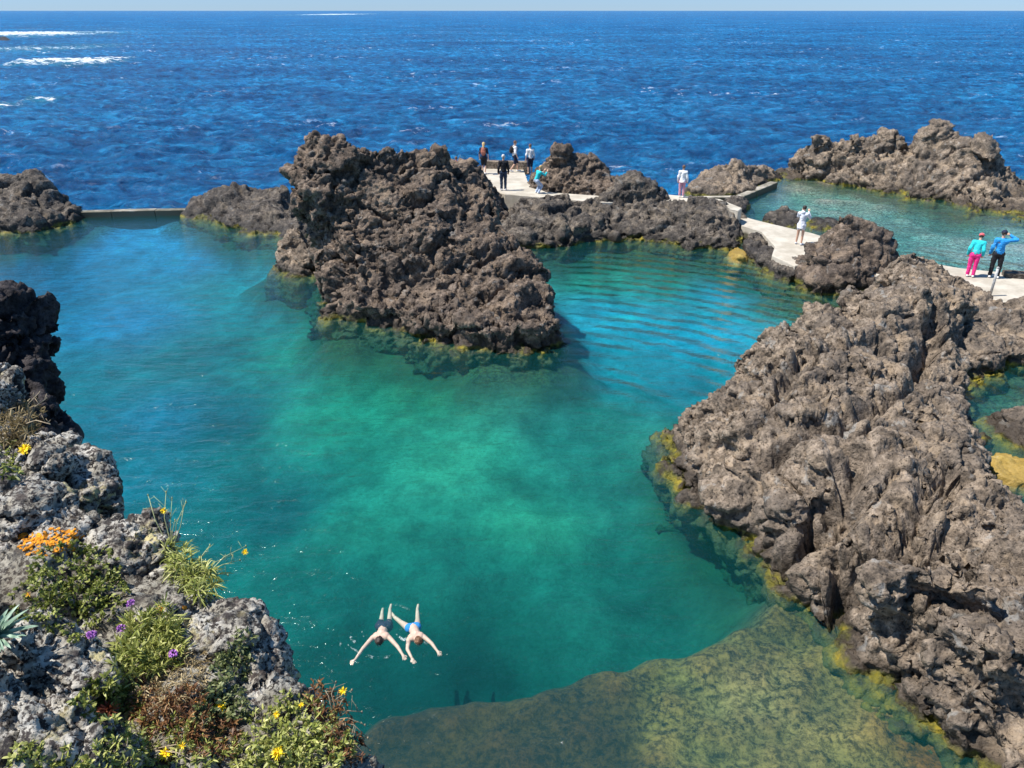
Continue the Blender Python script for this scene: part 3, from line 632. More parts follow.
G3 = leafmat('yellow_green_leaf', (.26, .29, .06), (.56, .55, .20)); G4 = leafmat('dry_leaf', (.22, .16, .07), (.50, .40, .22))
G5 = leafmat('blue_green_leaf', (.16, .26, .18), (.42, .55, .42)); G6 = leafmat('reddish_leaf', (.16, .07, .03), (.36, .20, .08)); G7 = leafmat('red_leaf', (.30, .09, .05), (.45, .18, .10))
YEL = plain('yellow_petal', (.85, .62, .01), .5, .08); PUR = plain('purple_petal', (.42, .16, .50), .5, .15); ORA = plain('orange_lichen', (.70, .27, .015), .9, .35, 60, .8); OC = plain('flower_heart', (.80, .42, .01), .7, .1)
TW = plain('dry_twig', (.30, .24, .16), .8, .3); GRS = plain('pale_stalk', (.36, .38, .18), .7, .2)
def leaf(V, Fc, A, base, d, L, w, bend=.3, r=0):
    d = d/np.linalg.norm(d); s = np.cross(d, rng.normal(size=3)); s /= np.linalg.norm(s); n = np.cross(s, d)
    if n[2] < 0: n = -n
    k = len(V)
    for t, ww in ((0, .35), (.35, 1), (.75, .75)):
        c = base+d*L*t-n*0-np.array([0, 0, 1])*bend*L*t*t; 
        V += [c-s*w*ww/2+n*w*.12, c+s*w*ww/2+n*w*.12]
    V.append(base+d*L-np.array([0, 0, 1])*bend*L)
    Fc += [(k, k+1, k+3, k+2), (k+2, k+3, k+5, k+4), (k+4, k+5, k+6)]; A += [r]*7
def leafmesh(name, V, Fc, A, mat, parent):
    m = mesh(name, V, Fc, [mat]); a = m.attributes.new('rnd', 'FLOAT', 'POINT'); a.data.foreach_set('value', np.array(A, np.float32)); return link(name, m, parent)
from mathutils.bvhtree import BVHTree
bpy.context.view_layer.update()
_bv = []
for o in C.objects:
    if o.type == 'MESH' and o.name.split('.')[0] in ('boulder', 'bank', 'crag'):
        v = getV(o.data)
        if v[:, 1].mean() < 8: _bv.append(BVHTree.FromPolygons([Vector(a) for a in v], [tuple(p.vertices) for p in o.data.polygons]))
def surf_at(px, py):
    r = Vector(ray(px, py)).normalized(); best = None
    for b_ in _bv:
        h_ = b_.ray_cast(Vector((0, 0, H)), r)
        if h_[0] is not None and (best is None or h_[3] < best[3]): best = h_
    return best
def spot(px, py, d):
    h_ = surf_at(px, py); return np.array(h_[0]) if h_ and h_[3] < 9 else at_d(px, py, d)
def bush(label, pts, mat, n, L, w, hgt=.05, spread=1.0, bend=.2, group=None, name='low_shrub', cat='plant', tips=None, stems=True, up=.5):
    """pts: (px, py, depth, radius_px): cushions of leafy sprigs rooted on the rock"""
    b0 = spot(*pts[0][:3]); root = empty(name, b0); tag(root, label, cat, group)
    V, Fc, A = [], [], []; S = MB()
    tot = sum(p[3]**2 for p in pts)
    for px, py, d, r in pts:
        k = int(n*r*r/tot)
        for _ in range(k):
            a = rng.uniform(0, 6.283); q = r*math.sqrt(rng.uniform()); x, y = px+q*math.cos(a), py+q*math.sin(a)
            c = spot(x, y, d)-b0; rad = r*d/F
            dirv = np.array([math.cos(a)*q/r*spread, -math.sin(a)*q/r*spread*.8, up+.6])+rng.normal(size=3)*.3; dirv /= np.linalg.norm(dirv)
            hh = hgt*rng.uniform(.3, 1)*(1.15-.6*q/r)*(1+.4*math.sin(x*.3)*math.cos(y*.27)); tip = c+dirv*hh
            rr = rng.uniform()
            if stems and _ % 3 == 0: S.tube([c-dirv*.01, (c+tip)/2+rng.normal(size=3)*.003, tip], [.0016, .0013, .0008], 4)
            for j in range(7):
                t = rng.uniform(.35, 1); dd = dirv*rng.uniform(.2, 1.0)+rng.normal(size=3)*.55
                leaf(V, Fc, A, c+dirv*hh*t, dd, L*rng.uniform(.6, 1.2), w*rng.uniform(.7, 1.2), bend, float(np.clip(rr*.6+rng.uniform()*.4, 0, 1)))
    fo = leafmesh('foliage', V+S.V, Fc+[tuple(i+len(V) for i in f) for f in S.F], A+[.5]*len(S.V), mat, root)
    fo.data.materials.append(TW); mi = np.zeros(len(fo.data.polygons), np.int32); mi[len(Fc):] = 1; fo.data.polygons.foreach_set('material_index', mi)
    return root, b0
def flower(root, b0, px, py, d, size, mat=YEL, n=16, h=.03, lift=None, rows=2):
    c = (spot(px, py+4, d) if lift is None else at_d(px, py+4, d))-b0; top = c+np.array([0, -.01, h])
    V, Fc, A = [], [], []; nz = np.array([.1, -.55, .8]); nz /= np.linalg.norm(nz); ex = np.cross(nz, [0, 1, 0]); ex /= np.linalg.norm(ex); ey = np.cross(nz, ex)
    for k in range(rows):
        for i in range(n):
            a = 6.283*(i+k*.5)/n+rng.normal()*.06; dd = ex*math.cos(a)+ey*math.sin(a)+nz*(.15+.35*k)
            leaf(V, Fc, A, top+dd*size*.06, dd, size*.5*(1-.25*k), size*.13, .05, .5)
    f = link('flower', mesh('flower', V, Fc, [mat]), root)
    s = MB(); s.ball(top+nz*size*.05, size*.10, 8, 6); s.build('flower_heart', OC, f)
    s = MB(); s.tube([c-np.array([0, 0, .01]), (c+top)/2, top], [.0014]*3, 5); s.build('stalk', GRS, f)
def floret(root, b0, px, py, d, size):
    c = spot(px, py, d)-b0; S = MB(); top = c+np.array([0, -.02, .035]); V, Fc, A = [], [], []
    for _ in range(26):
        v = rng.normal(size=3); v[2] = abs(v[2]); v /= np.linalg.norm(v); p_ = top+v*size*.3
        for j in range(4): leaf(V, Fc, A, p_, v*.4+rng.normal(size=3)*.7, size*.22, size*.15, .0, .5)
    f = link('flower', mesh('flower', V, Fc, [PUR]), root)
    S.tube([c, (c+top)/2, top], [.0014]*3, 5); S.build('stalk', GRS, f)

r_, b0 = bush('green cushion shrub below the orange lichen', [(70,580,2.5,38),(40,598,2.5,26),(100,598,2.5,26),(75,612,2.5,30),(95,570,2.5,22)], G1, 480, .014, .007, .04)
flower(r_, b0, 33, 596, 2.4, .018, OC, 8, .03)
r_, b0 = bush('pale narrow-leaved tuft with purple flowers in the middle of the slope', [(146,648,2.3,28),(158,632,2.3,22),(136,664,2.25,20),(165,655,2.25,20)], G3, 330, .036, .005, .05, name='flowering_tuft', up=.8)
for a in ((127,633),(98,640),(178,658),(136,608)): floret(r_, b0, *a, 2.25, .03 if a[0] > 100 else .034)
bush('dry brown skirt of dead leaves under the purple-flowered tuft', [(145,685,2.2,18),(165,690,2.2,20),(190,672,2.25,22)], G4, 160, .030, .003, .03, name='dead_leaves', cat='plant', bend=.6)
bush('straw-coloured grass tuft on the cliff edge above the broad crusted rock', [(185,572,2.6,16),(200,582,2.55,16),(176,556,2.65,12),(205,590,2.55,12)], G3, 150, .055, .0045, .03, name='grass_tuft', bend=.5, up=.7)
bush('brown-green grass tuft above the upper yellow daisy', [(14,426,3.6,22),(28,422,3.6,16),(4,432,3.6,14)], G4, 140, .055, .005, .05, name='grass_tuft', up=1)
r_, b0 = bush('sparse weed with a yellow daisy at the left edge below the grass tuft', [(8,452,3.3,10),(12,470,3.2,10)], G1, 40, .02, .008, .03, name='weed')
flower(r_, b0, 28, 450, 2.95, .052, YEL, 20, .03)
bush('thin green creeper on the face of the broad crusted rock', [(235,655,2.4,14),(238,668,2.35,16),(225,665,2.35,12),(245,640,2.4,10)], G2, 130, .016, .007, .03, name='creeper')
r_, b0 = bush('bright green succulent shrub with yellow flowers at the bottom of the cliff edge', [(300,735,2.15,36),(270,750,2.1,36),(330,755,2.15,26),(300,765,2.05,40),(290,705,2.2,12)], G3, 520, .017, .006, .04)
flower(r_, b0, 281, 756, 2.0, .034, YEL, 18, .04); flower(r_, b0, 279, 718, 2.1, .02, YEL, 12, .04); flower(r_, b0, 304, 708, 2.1, .016, YEL, 12, .04)
r_, b0 = bush('reddish wiry shrub hanging over the edge at the bottom centre', [(330,720,2.2,20),(345,745,2.2,16),(318,700,2.2,12)], G6, 150, .018, .005, .05, name='wiry_shrub')
r_, b0 = bush('green plant with a yellow flower under the creeper', [(222,700,2.25,16),(212,715,2.2,16),(235,712,2.2,12)], G2, 130, .018, .008, .04)
flower(r_, b0, 223, 709, 2.15, .034, YEL, 16, .035)
r_, b0 = bush('mixed olive and brown mat plant with yellow flowers along the bottom edge', [(130,735,2.0,30),(165,745,2.0,32),(120,755,1.95,30),(200,750,2.0,30),(110,712,2.1,16),(230,760,2.0,26),(100,765,1.9,20)], G3, 340, .018, .005, .028, name='mat_plant')
flower(r_, b0, 170, 756, 1.9, .034, YEL, 14, .035); flower(r_, b0, 186, 748, 1.95, .02, YEL, 8, .035)
bush('brown dry undergrowth between the mat plant and the crusted rock', [(190,715,2.15,26),(160,712,2.15,22),(215,738,2.1,24),(140,700,2.2,18)], G6, 330, .020, .004, .03, name='dry_shrub')
bush('dark green leafy clump in the cleft above the red rosette', [(95,700,2.1,18),(112,692,2.15,14),(128,705,2.1,14)], G1, 150, .020, .008, .025, name='leafy_clump')
bush('small green sprigs along the lower edge of the bottom left boulder', [(30,765,1.75,22),(70,766,1.8,18)], G3, 80, .016, .006, .015, name='sprigs')
# red rosette
b0 = spot(110, 716, 2.1); root = empty('rosette', b0); tag(root, 'small spiky red rosette plant near the bottom left boulder', 'plant')
V, Fc, A = [], [], []
for i in range(50):
    a = rng.uniform(0, 6.283); e = rng.uniform(.1, 1.3); leaf(V, Fc, A, np.array([0, 0, .02]), np.array([math.cos(a)*math.cos(e), math.sin(a)*math.cos(e), math.sin(e)]), .035, .006, .1, rng.uniform())
leafmesh('foliage', V, Fc, A, G7, root)
# big succulent cut by the left frame
b0 = at_d(-6, 640, 2.0); root = empty('succulent', b0); tag(root, 'blue-green spiky succulent rosette cut by the left edge', 'succulent')
for i in range(46):
    a = rng.uniform(0, 6.283); e = rng.uniform(.0, 1.2); dd = np.array([math.cos(a)*math.cos(e), math.sin(a)*math.cos(e), math.sin(e)]); L = .12*rng.uniform(.75, 1.15)
    side = np.cross(dd, [0, 0, 1.]); side /= np.linalg.norm(side)+1e-6; up_ = np.cross(side, dd); V, Fc, A = [], [], []
    for j in range(8):
        t = j/7; w_ = .0085*(1-t)**.6*(.8+.5*min(1, t*4)); c = dd*L*t+np.array([0, 0, -1])*.25*L*t*t
        V += [c-side*w_+up_*w_*.45, c-up_*w_*.25, c+side*w_+up_*w_*.45]; A += [float(rng.uniform(.2, .9))]*3
        if j: k = (j-1)*3; Fc += [(k, k+1, k+4, k+3), (k+1, k+2, k+5, k+4)]
    leafmesh('leaf', V, Fc, A, G5, root)
# orange lichen
def lichen(label, pts, thick=.0035):
    mb = MB()
    for px, py, r in pts:
        for _ in range(int(6+r*4)):
            a = rng.uniform(0, 6.283); q = r*math.sqrt(rng.uniform()); h_ = surf_at(px+q*math.cos(a)*(1.5 if r > 5 else .5), py+q*math.sin(a)*(.8 if r > 5 else .5))
            if h_ is None or h_[3] > 5: continue
            s = rng.uniform(.004, .011) if r > 5 or _ else .016
            if r <= 5 and _ > 5: continue
            if True: pass
            s = s; Mx = Vector(h_[1]).to_track_quat('Z', 'Y').to_matrix(); mb.ball(h_[0], (s, s*rng.uniform(.6, 1), thick*rng.uniform(.5, 1)), 8, 5, Mx)
    o = mb.melt('lichen', ORA, None, .0025, 0); roughen(o.data, .004, .014, 90, False); return tag(o, label, 'lichen')
lichen('large bright orange lichen patch under the pale crusted slab', [(40,545,14),(55,538,12),(70,536,9),(30,538,8),(62,548,8)])
lichen('small orange lichen spot left of its twin above the broad crusted rock', [(162,609,4)])
lichen('orange lichen spot right of its twin above the broad crusted rock', [(183,608,4)])
lichen('faint orange lichen spot in the dry undergrowth', [(200,703,3)])
# dry stalks reaching over the water
def stalk(label, px, py, d, tips, yellow=None, mat=GRS, w=.0018):
    b0 = spot(px, py, d); root = empty('dry_stalk', b0); tag(root, label, 'plant'); mb = MB()
    for x, y, dd in tips:
        mb = MB(); e = at_d(x, y, dd)-b0; mid = e*.55+np.array([rng.normal()*.01, 0, .02]); mb.tube([np.zeros(3), e*.28+np.array([0, 0, .012]), mid, e], [w, w*.9, w*.75, w*.5], 5)
        for j in range(3):
            t = rng.uniform(.55, 1.0); q = mid+(e-mid)*max(0, (t-.55)/.45); mb.tube([q, q+rng.normal(size=3)*.014+np.array([0, 0, .016])], [w*.5, w*.35], 4)
        mb.ball(e, (.0028, .0028, .005), 6, 5)
        mb.build('stem', mat, root)
    if yellow: flower(root, b0, yellow[0], yellow[1]-4, yellow[2], .024, YEL, 14, .0, lift=1)
stalk('thin upright stalks with one yellow bloom over the teal water', 172, 560, 2.6, [(166,492,2.7),(172,498,2.7),(148,495,2.7),(184,506,2.7),(175,520,2.65),(186,502,2.6)], (165,509,2.68))
stalk('bent dry stalk leaning far out over the teal water', 200, 582, 2.6, [(246,546,2.7),(240,560,2.7),(232,555,2.7),(228,575,2.6),(210,545,2.65),(222,590,2.6)], (246,550,2.7))
stalk('tangle of thin pale twigs above the bottom shrub beside the swimmers', 335, 720, 2.2, [(346,695,2.2),(362,712,2.2),(368,738,2.2),(352,690,2.2),(336,682,2.2),(372,762,2.15),(322,685,2.2),(365,725,2.2),(358,750,2.15),(370,750,2.2)], (344,688,2.2), TW)
stalk('bare grey twig rising in front of the black crag', 26, 424, 3.4, [(40,392,3.5),(47,398,3.5),(50,424,3.4)], None, TW, .004)
stalk('dry twigs across the mat plant at the bottom edge', 150, 750, 2.0, [(190,735,2.0),(205,750,1.95),(120,735,1.95),(215,725,2.05),(175,730,2.0),(200,765,1.9)], None, TW)

# ---------------------------------------------------------------- people
def cloth(name, c): return plain(name, c, .85, .12, 30, .3)
SKIN = plain('skin', (.55, .33, .23), .55, .08); SKINP = plain('pale_skin', (.66, .43, .33), .55, .08)
HAIR = {'dark': plain('dark_hair', (.03, .02, .015), .6), 'grey': plain('grey_hair', (.50, .48, .45), .7), 'blond': plain('blond_hair', (.55, .38, .16), .6), 'brown': plain('brown_hair', (.14, .07, .035), .6)}
def person(loc, face, label, h=1.7, hair='dark', top=None, sleeves=1.0, bottom=None, legs=1.0, shoes=None, hat=None, pose=None, skin=SKIN, skirt=None, rot=None, longhair=False, hood=False, name='person', band=None, torso=True):
    J = dict(ank=(.10, 0, .08), toe=(.12, .17, .03), knee=(.10, .02, .48), hip=(.095, 0, .90), pel=(0, 0, .95), waist=(0, 0, 1.10), chest=(0, .01, 1.30), neck=(0, .0, 1.46), head=(0, .03, 1.61),
             sh=(.175, 0, 1.40), elb=(.235, -.03, 1.12), wr=(.25, .07, .88), hand=(.25, .12, .80))
    K = {}
    for k, v in J.items():
        if k in ('ank', 'toe', 'knee', 'hip', 'sh', 'elb', 'wr', 'hand'):
            K['r'+k] = Vector(v); K['l'+k] = Vector((-v[0], v[1], v[2]))
        else: K[k] = Vector(v)
    for k, v in (pose or {}).items(): K[k] = Vector(v)
    s = h/1.74
    root = empty(name, tuple(loc), face); tag(root, label, 'person', None); root.scale = (s, s, s)
    if rot is not None: root.rotation_euler = rot
    bd = MB()
    bd.limb(K['pel'], K['waist'], .115, .105, 1); bd.limb(K['waist'], K['chest'], .105, .125); bd.limb(K['lsh']*.55+K['chest']*.45, K['rsh']*.55+K['chest']*.45, .095, .095)
    bd.limb(K['lhip'], K['rhip'], .095, .095); bd.limb(K['chest']*.3+K['neck']*.7, K['head'], .055, .052)
    hd = K['head']; ax = (K['head']-K['neck']).normalized(); fw = Vector((0, 1, 0)); fw = (K.get('look', Vector((0, 1, 0)))); fw = (fw-ax*fw.dot(ax)).normalized(); sd = fw.cross(ax)
    HM = Matrix((sd, fw, ax)).transposed()
    tc = hd+ax*.03
    bd.ball(tc, (.076, .092, .108), 16, 12, HM); bd.ball(tc+ax*-.055+fw*.035, (.052, .05, .055), 12, 8, HM)         # skull, jaw
    bd.tube([tc+fw*.085+ax*.01, tc+fw*.112-ax*.025], [.009, .016], 8)                                        # nose
    for e in (-1, 1): bd.ball(tc+sd*.078*e-ax*.005, (.012, .02, .032), 8, 6, HM)
    for e in 'lr':
        bd.limb(K[e+'sh'], K[e+'elb'], .052, .040); bd.limb(K[e+'elb'], K[e+'wr'], .040, .027)
        w_, hn = K[e+'wr'], K[e+'hand']; dv = (hn-w_).normalized(); bd.limb(w_, w_+dv*.07, .027, .034, 1)
        sx_ = dv.cross(Vector((0, 1, .01))).normalized() if abs(dv.y) < .9 else Vector((1, 0, 0)); nx_ = sx_.cross(dv)
        for i, L in enumerate((.072, .082, .076, .06)):
            a = w_+dv*.085+sx_*(.030-.020*i); bd.tube([a, a+dv*L*.5+sx_*(.006*(1.5-i)), a+dv*L*.9+nx_*.02+sx_*(.01*(1.5-i))], [.0105, .0095, .0085], 6)
        sg = 1 if e == 'l' else -1
        a = w_+dv*.035+sx_*.028*sg; bd.tube([a, a+dv*.03+sx_*.028*sg, a+dv*.065+sx_*.036*sg], [.012, .011, .0095], 6)
        bd.limb(K[e+'hip'], K[e+'knee'], .088, .056); bd.limb(K[e+'knee'], K[e+'knee']*.35+K[e+'ank']*.65, .054, .046); bd.limb(K[e+'knee']*.35+K[e+'ank']*.65, K[e+'ank'], .046, .036)
        bd.limb(K[e+'ank']-Vector((0, .02, .0)), K[e+'toe'], .036, .030)
    bd.melt('body', skin, root, .011, 2)
    def up(a, b_, t): return a*(1-t)+b_*t
    # face
    for e in (-1, 1):
        q = MB(); q.ball(tc+sd*.03*e+fw*.085+ax*.005, (.012, .008, .008), 8, 6, HM); q.build('eye', HAIR['dark'], root)
    q = MB(); q.ball(tc+fw*.084-ax*.058, (.022, .007, .007), 8, 6, HM); q.build('mouth', plain('lips', (.42, .14, .12), .5) if 'lips' not in bpy.data.materials else bpy.data.materials['lips'], root)
    hm = MB(); hm.ball(tc-fw*.014+ax*.022, (.088, .098, .104), 16, 12, HM)
    hmV = []
    if longhair:
        hm.limb(tc-fw*.06, K['neck']-fw*.08-ax*.06, .07, .045)
    # open the face: cut the hair away in front
    o = hm.melt('hair', HAIR[hair], root, .011, 1)
    v = getV(o.data); rel = v-np.array(tc); f_ = rel@np.array(fw); a_ = rel@np.array(ax); kk = (f_ > .02) & (a_ < .055); v[kk] -= np.outer(np.minimum(f_[kk]-.0, .04), np.array(fw))*1.2; setV(o.data, v); roughen(o.data, .012, .03, 5, False)
    if top:
        t = MB(); t.limb(K['pel']*.7+K['waist']*.3, K['waist'], .142, .128); t.limb(K['waist'], K['chest'], .128, .148); t.limb(up(K['chest'], K['lsh'], .62), up(K['chest'], K['rsh'], .62), .115, .115); t.limb(K['chest'], K['neck']*.85+K['chest']*.15, .12, .066)
        for e in 'lr':
            t.limb(K[e+'sh'], up(K[e+'sh'], K[e+'elb'], min(1, sleeves*2)), .072, .062)
            if sleeves > .5: t.limb(K[e+'elb'], up(K[e+'elb'], K[e+'wr'], sleeves*2-1), .060, .045)
        if hood: t.ball(K['neck']-fw*.07, (.10, .07, .08), 12, 8)
        if skirt: t.tube([K['waist'], K['pel'], up(K['pel'], (K['lknee']+K['rknee'])/2, skirt)], [.13, .16, .20], 14)
        o = t.melt('top', top, root, .014, 2); roughen(o.data, .02, .10, 8, False)
    if bottom:
        t = MB(); t.limb(K['lhip'], K['rhip'], .112, .112); t.limb(K['pel'], up(K['pel'], K['waist'], .5), .128, .122)
        for e in 'lr':
            t.limb(K[e+'hip'], up(K[e+'hip'], K[e+'knee'], min(1, legs*2)), .104, .078)
            if legs > .5: t.limb(K[e+'knee'], up(K[e+'knee'], K[e+'ank'], legs*2-1), .074, .058)
        o = t.melt('trousers' if legs > .5 else 'shorts', bottom, root, .014, 2); roughen(o.data, .016, .09, 9, False)
    if shoes:
        for e in 'lr':
            t = MB(); t.limb(K[e+'ank']-Vector((0, .03, .02)), K[e+'toe']+Vector((0, .02, .0)), .048, .04); t.melt('shoe', shoes, root, .012, 1)
    if hat:
        t = MB(); t.ball(tc+ax*.045-fw*.005, (.100, .108, .085), 16, 10, HM); t.melt('hat', hat, root, .012, 1)
        t = MB(); t.ball(tc+ax*.045+fw*.12, (.07, .075, .012), 14, 8, HM); t.build('hat_peak', hat, root)
    if band:
        t = MB(); t.limb(up(K['lhip'], K['pel'], .1), up(K['rhip'], K['pel'], .1), .105, .105); t.melt('swim_trunks', band, root, .014, 1)
    return root, K, s
NAVY = cloth('navy_cloth', (.012, .018, .045)); BLACK = cloth('black_cloth', (.012, .012, .016)); WHITE = cloth('white_cloth', (.78, .77, .75)); TURQ = cloth('turquoise_cloth', (.02, .48, .52)); BLUE = cloth('blue_cloth', (.02, .26, .62))
PINK = cloth('hot_pink_cloth', (.75, .03, .22)); CORAL = cloth('coral_cloth', (.75, .12, .14)); JEAN = cloth('pale_denim', (.36, .44, .58)); ROSE = cloth('rose_cloth', (.60, .30, .36)); BRN = cloth('rust_cloth', (.34, .12, .08)); DEN = cloth('dark_denim', (.03, .05, .09)); LGREY = cloth('light_grey_cloth', (.62, .63, .68))
def pack(root, s, K, label, mat):
    t = MB(); c = K['chest']; t.ball((c[0], c[1]-.20, c[2]-.03), (.15, .10, .22), 14, 10); t.box((c[0], c[1]-.28, c[2]-.10), (.2, .07, .18))
    bag = empty('backpack', root.location, root.rotation_euler.z); bag.scale = root.scale; tag(bag, label, 'backpack')
    t.melt('bag', mat, bag, .014, 2)
    for e in (-1, 1):
        q = MB(); q.tube([(c[0]+.09*e, c[1]-.17, c[2]+.12), (c[0]+.11*e, c[1]-.02, c[2]+.185), (c[0]+.12*e, c[1]+.15, c[2]+.05), (c[0]+.12*e, c[1]+.10, c[2]-.12), (c[0]+.10*e, c[1]-.14, c[2]-.15)], [.018]*5, 8); q.build('strap', mat, bag)
ZA = 1.3
person(at(457, 184.5, 1.3), R(15), 'person behind the rocks, only a brown-haired head showing', 1.5, 'brown', CORAL, 1)
stride = dict(lank=(-.08, .16, .08), ltoe=(-.09, .33, .03), lknee=(-.09, .14, .48), rank=(.09, -.14, .10), rtoe=(.10, .02, .03), rknee=(.09, .03, .48))
r_, K, s = person(at(484, 174, ZA), R(-5), 'person in a dark dress seen from behind with a reddish backpack at the seaward parapet', 1.80, 'blond', NAVY, .4, BLACK, .45, WHITE, None, stride, longhair=True)
pack(r_, s, K, 'dull red backpack on the back of the person in the dark dress', BRN)
person(at(503.5, 190.5, ZA), R(0), 'grey-haired person in a black jacket and dark trousers on the platform', 1.86, 'grey', BLACK, 1, DEN, 1, LGREY)
r_, K, s = person(at(514.5, 172, ZA), R(-70), 'person walking in a white top with dark shorts and bare legs', 1.80, 'brown', WHITE, .5, NAVY, .45, WHITE, None, dict(lank=(-.08, .22, .08), ltoe=(-.09, .39, .03), lknee=(-.09, .22, .50), rank=(.09, -.28, .14), rtoe=(.10, -.14, .05), rknee=(.09, -.02, .48)))
pack(r_, s, K, 'black backpack worn by the walker in white top and dark shorts', BLACK)
person(at(530, 174, ZA), R(10), 'person in a white shirt half hidden behind the jagged rock', 1.70, 'brown', WHITE, .5, NAVY, .5)
person(at(537, 193.5, ZA), R(-60), 'blond person in a turquoise top crouching slightly with raised arms', 1.62, 'blond', TURQ, .9, JEAN, 1, WHITE, None,
       dict(lknee=(-.14, .26, .42), rknee=(.14, .24, .42), lank=(-.13, .02, .08), rank=(.14, 0, .08), lhip=(-.095, -.05, .72), rhip=(.095, -.05, .72), pel=(0, -.05, .77), waist=(0, .02, .92), chest=(0, .10, 1.10), neck=(0, .16, 1.25), head=(0, .22, 1.40), lsh=(-.175, .12, 1.19), rsh=(.175, .12, 1.19), lelb=(-.26, .36, 1.02), relb=(.26, .36, 1.02), lwr=(-.16, .55, 1.18), rwr=(.16, .55, 1.18), lhand=(-.13, .60, 1.28), rhand=(.13, .60, 1.28)))
person(at(681, 197.5, 1.3), R(-20), 'person in a white top and rose trousers standing alone near the sea', 1.62, 'brown', WHITE, 1, ROSE, .9, WHITE, None, skirt=.2)
person(at(798.5, 245, .6), R(-35), 'dark-haired person in a long white hoodie photographing on the walkway', 1.74, 'dark', LGREY, 1, LGREY, .2, LGREY, None,
       dict(lank=(-.15, .10, .08), ltoe=(-.2, .26, .03), lknee=(-.12, .07, .48), lelb=(-.27, .20, 1.22), lwr=(-.14, .36, 1.44), lhand=(-.12, .39, 1.54), relb=(.27, .16, 1.20), rwr=(.12, .34, 1.42), rhand=(.1, .38, 1.52)), skirt=.35, hood=True)
person(at(969.5, 277, .65), R(-30), 'person in a pink cap, turquoise jacket and hot pink trousers', 1.72, 'dark', TURQ, 1, PINK, 1, WHITE, CORAL,
       dict(waist=(0, .04, 1.10), chest=(.02, .12, 1.28), neck=(.03, .20, 1.42), head=(.04, .26, 1.55), lsh=(-.16, .14, 1.37), rsh=(.2, .14, 1.37), look=(0, 1, -.3)))
person(at(992, 278, .65), R(-25), 'person in a blue jacket, blue cap and black trousers shading their eyes', 1.86, 'dark', BLUE, 1, BLACK, 1, WHITE, NAVY,
       dict(relb=(.46, .08, 1.44), rwr=(.22, .20, 1.56), rhand=(.13, .21, 1.58), rank=(.16, .0, .08), rtoe=(.2, .16, .03), rknee=(.14, .02, .48)))
# swimmers, face down, heads towards the cliff
def swim(label, hx, hy, pose, sc_, hair, band=None, top=None, bottom=None, legs=.45, skin=SKIN, yaw=0):
    p = at(hx, hy, -.03)
    # local frame: x right, y down into the water (the face), z towards the head
    P_ = {k: v for k, v in pose.items()}
    r, K, s = person((0, 0, 0), 0, label, 1.74*sc_, hair, top, .0, bottom, legs, None, None, P_, skin, band=band)
    hd = Vector(P_.get('head', (0, .03, 1.61)))*s
    Mx = Matrix(((-math.cos(yaw), math.sin(yaw), 0), (-math.sin(yaw), -math.cos(yaw), 0), (0, 0, 1)))
    # body z -> towards camera (-Y), body y (face) -> down, body x -> +X
    L = Mx @ Matrix(((-1, 0, 0), (0, 0, 1), (0, -1, 0)))
    L = Matrix(((1, 0, 0), (0, 0, -1), (0, -1, 0)))
    L = Matrix(((-1, 0, 0), (0, 0, -1), (0, -1, 0)))
    L = Matrix.Rotation(yaw, 3, 'Z') @ L
    r.rotation_mode = 'QUATERNION'; r.rotation_quaternion = L.to_quaternion()
    r.location = Vector(p)-L @ hd; return r
# in the body frame +x is the picture's left
swim('swimmer in dark trunks, left of the two, arms spread wide', 379.5, 641, dict(head=(0, -.06, 1.52), neck=(0, .0, 1.42), look=(0, 1, .25), rsh=(.17, .0, 1.36), lsh=(-.17, .0, 1.36), relb=(.33, .02, 1.66), rwr=(.43, .04, 1.92), rhand=(.50, .03, 2.06), lelb=(-.38, .02, 1.60), lwr=(-.50, .05, 1.78), lhand=(-.56, .05, 1.90),
     chest=(0, .02, 1.28), waist=(0, .05, 1.12), pel=(0, .07, 1.0), rhip=(.09, .07, .97), lhip=(-.09, .07, .97), rknee=(.12, .22, .64), lknee=(-.06, .20, .64), rank=(.15, .28, .34), rtoe=(.16, .30, .18), lank=(-.02, .24, .28), ltoe=(-.02, .24, .12)), .86, 'dark', None, None, NAVY, .30, SKINP, 0)
swim('swimmer in blue and white swimwear, right of the two, feet apart', 418, 641, dict(head=(-.02, -.06, 1.52), neck=(0, .0, 1.42), look=(0, 1, .25), rsh=(.16, .0, 1.36), lsh=(-.16, .0, 1.36), relb=(.22, .02, 1.62), rwr=(.16, .04, 1.86), rhand=(.12, .05, 2.0), lelb=(-.30, .02, 1.58), lwr=(-.38, .05, 1.78), lhand=(-.42, .05, 1.90),
     chest=(0, .02, 1.28), waist=(0, .05, 1.12), pel=(.02, .06, 1.0), rhip=(.11, .06, .97), lhip=(-.07, .06, .97), rknee=(.24, .18, .64), lknee=(-.12, .18, .64), rank=(.38, .24, .34), rtoe=(.42, .26, .18), lank=(-.16, .22, .28), ltoe=(-.20, .22, .12)), .84, 'brown', cloth('blue_swimwear', (.03, .24, .65)), None, None, .4, SKINP, R(14))
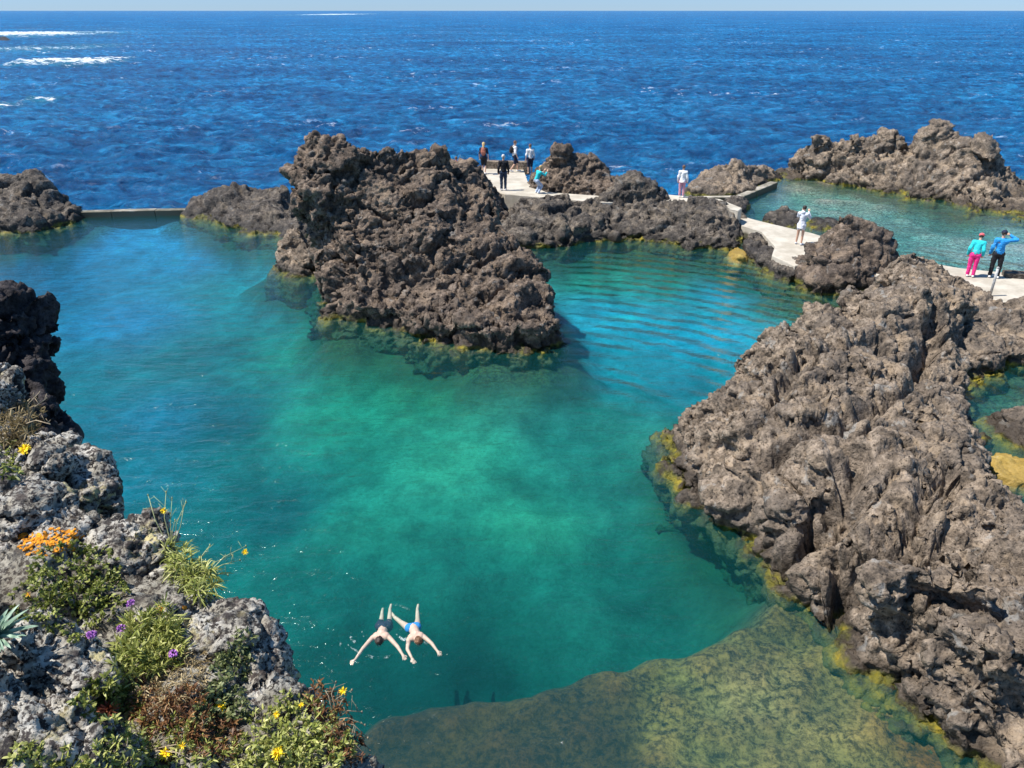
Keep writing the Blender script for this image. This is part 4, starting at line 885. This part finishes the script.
# foam thrown up by the swimmers
fm, nt = newmat('foam'); g = N(nt); P = g('NewGeometry').outputs['Position']
d_ = g('BsdfPrincipled', {'Base Color': (.62, .72, .72, 1), 'Roughness': .6}); t_ = g('BsdfTransparent')
g('OutputMaterial', {0: g('MixShader', {0: g.sm(noise(g, P, 11, 5, .7), .50, .80), 1: t_.outputs[0], 2: d_.outputs[0]}).outputs[0]})
mb = MB()
for arc in ([(336,639),(342,645),(346,649)], [(348,645),(360,653),(374,658),(388,657),(396,653)], [(390,604),(402,606),(410,610)], [(362,632),(370,642)], [(396,634),(404,640),(408,636)], [(350,636),(356,644)], [(424,640),(428,645)]):
    pts = [at(a, b_, .012) for a, b_ in arc]; n = len(pts)*6; T = np.linspace(0, len(pts)-1, n); path = np.stack([np.interp(T, range(len(pts)), [p[k] for p in pts]) for k in range(3)], 1)
    rad = [.008+.03*math.sin(math.pi*(i+.5)/n)*rng.uniform(.5, 1.1) for i in range(n)]
    V = []; 
    for i, c in enumerate(path):
        t_v = path[min(i+1, n-1)]-path[max(i-1, 0)]; t_v /= np.linalg.norm(t_v); sdv = np.array([-t_v[1], t_v[0], 0]); V += [c-sdv*rad[i], c+np.array([0, 0, .02]), c+sdv*rad[i]]
    Fq = []
    for i in range(n-1): k = i*3; Fq += [(k, k+1, k+4, k+3), (k+1, k+2, k+5, k+4)]
    mb.add(V, Fq)
tag(mb.build('foam', fm), kind='stuff')
# ---------------------------------------------------------------- camera, light
cam = bpy.data.cameras.new('camera'); co = bpy.data.objects.new('camera', cam); C.objects.link(co)
cam.sensor_width = 36; cam.lens = F/1024*36; cam.clip_end = 100000; cam.clip_start = .05
co.location = (0, 0, H); co.rotation_euler = (R(90)-PITCH, 0, 0); bpy.context.scene.camera = co
SUN_EL, toS = R(60), np.array([-.98, -.12])          # direction towards the sun, seen from above
sv = Vector((toS[0]*math.cos(SUN_EL), toS[1]*math.cos(SUN_EL), math.sin(SUN_EL))).normalized()
sl = bpy.data.lights.new('sun', 'SUN'); sl.energy = 4.7; sl.angle = R(.5); sl.color = (1, .95, .87)
so = bpy.data.objects.new('sun', sl); C.objects.link(so); so.rotation_euler = sv.to_track_quat('Z', 'Y').to_euler()
w = bpy.data.worlds.new('World'); bpy.context.scene.world = w; w.use_nodes = True; nt = w.node_tree
bg = nt.nodes['Background']; sk = nt.nodes.new('ShaderNodeTexSky'); sk.sky_type = 'NISHITA'; sk.sun_disc = False
sk.sun_elevation = SUN_EL; sk.sun_rotation = math.atan2(sv.x, sv.y); sk.altitude = 0; sk.air_density = 1.0; sk.dust_density = .0; sk.ozone_density = 2.0
gw = N(nt); dz = gw('SeparateXYZ', {0: gw('TexCoord').outputs['Generated']}).outputs['Z']
tint = gw.mix(gw.sm(dz, .0, .22), (.38, .60, 1.12), (.66, 1.0, 1.22))
nt.links.new(gw.mix(1.0, sk.outputs[0], tint, 'MULTIPLY'), bg.inputs[0]); bg.inputs[1].default_value = .08
sc = bpy.context.scene
sc.view_settings.view_transform = 'Standard'; sc.view_settings.look = 'None'; sc.view_settings.exposure = 0.72; sc.view_settings.gamma = 1
sc.cycles.use_denoising = True; sc.cycles.transparent_max_bounces = 12; sc.cycles.max_bounces = 6; sc.cycles.volume_bounces = 0
sc.cycles.sample_clamp_indirect = 4
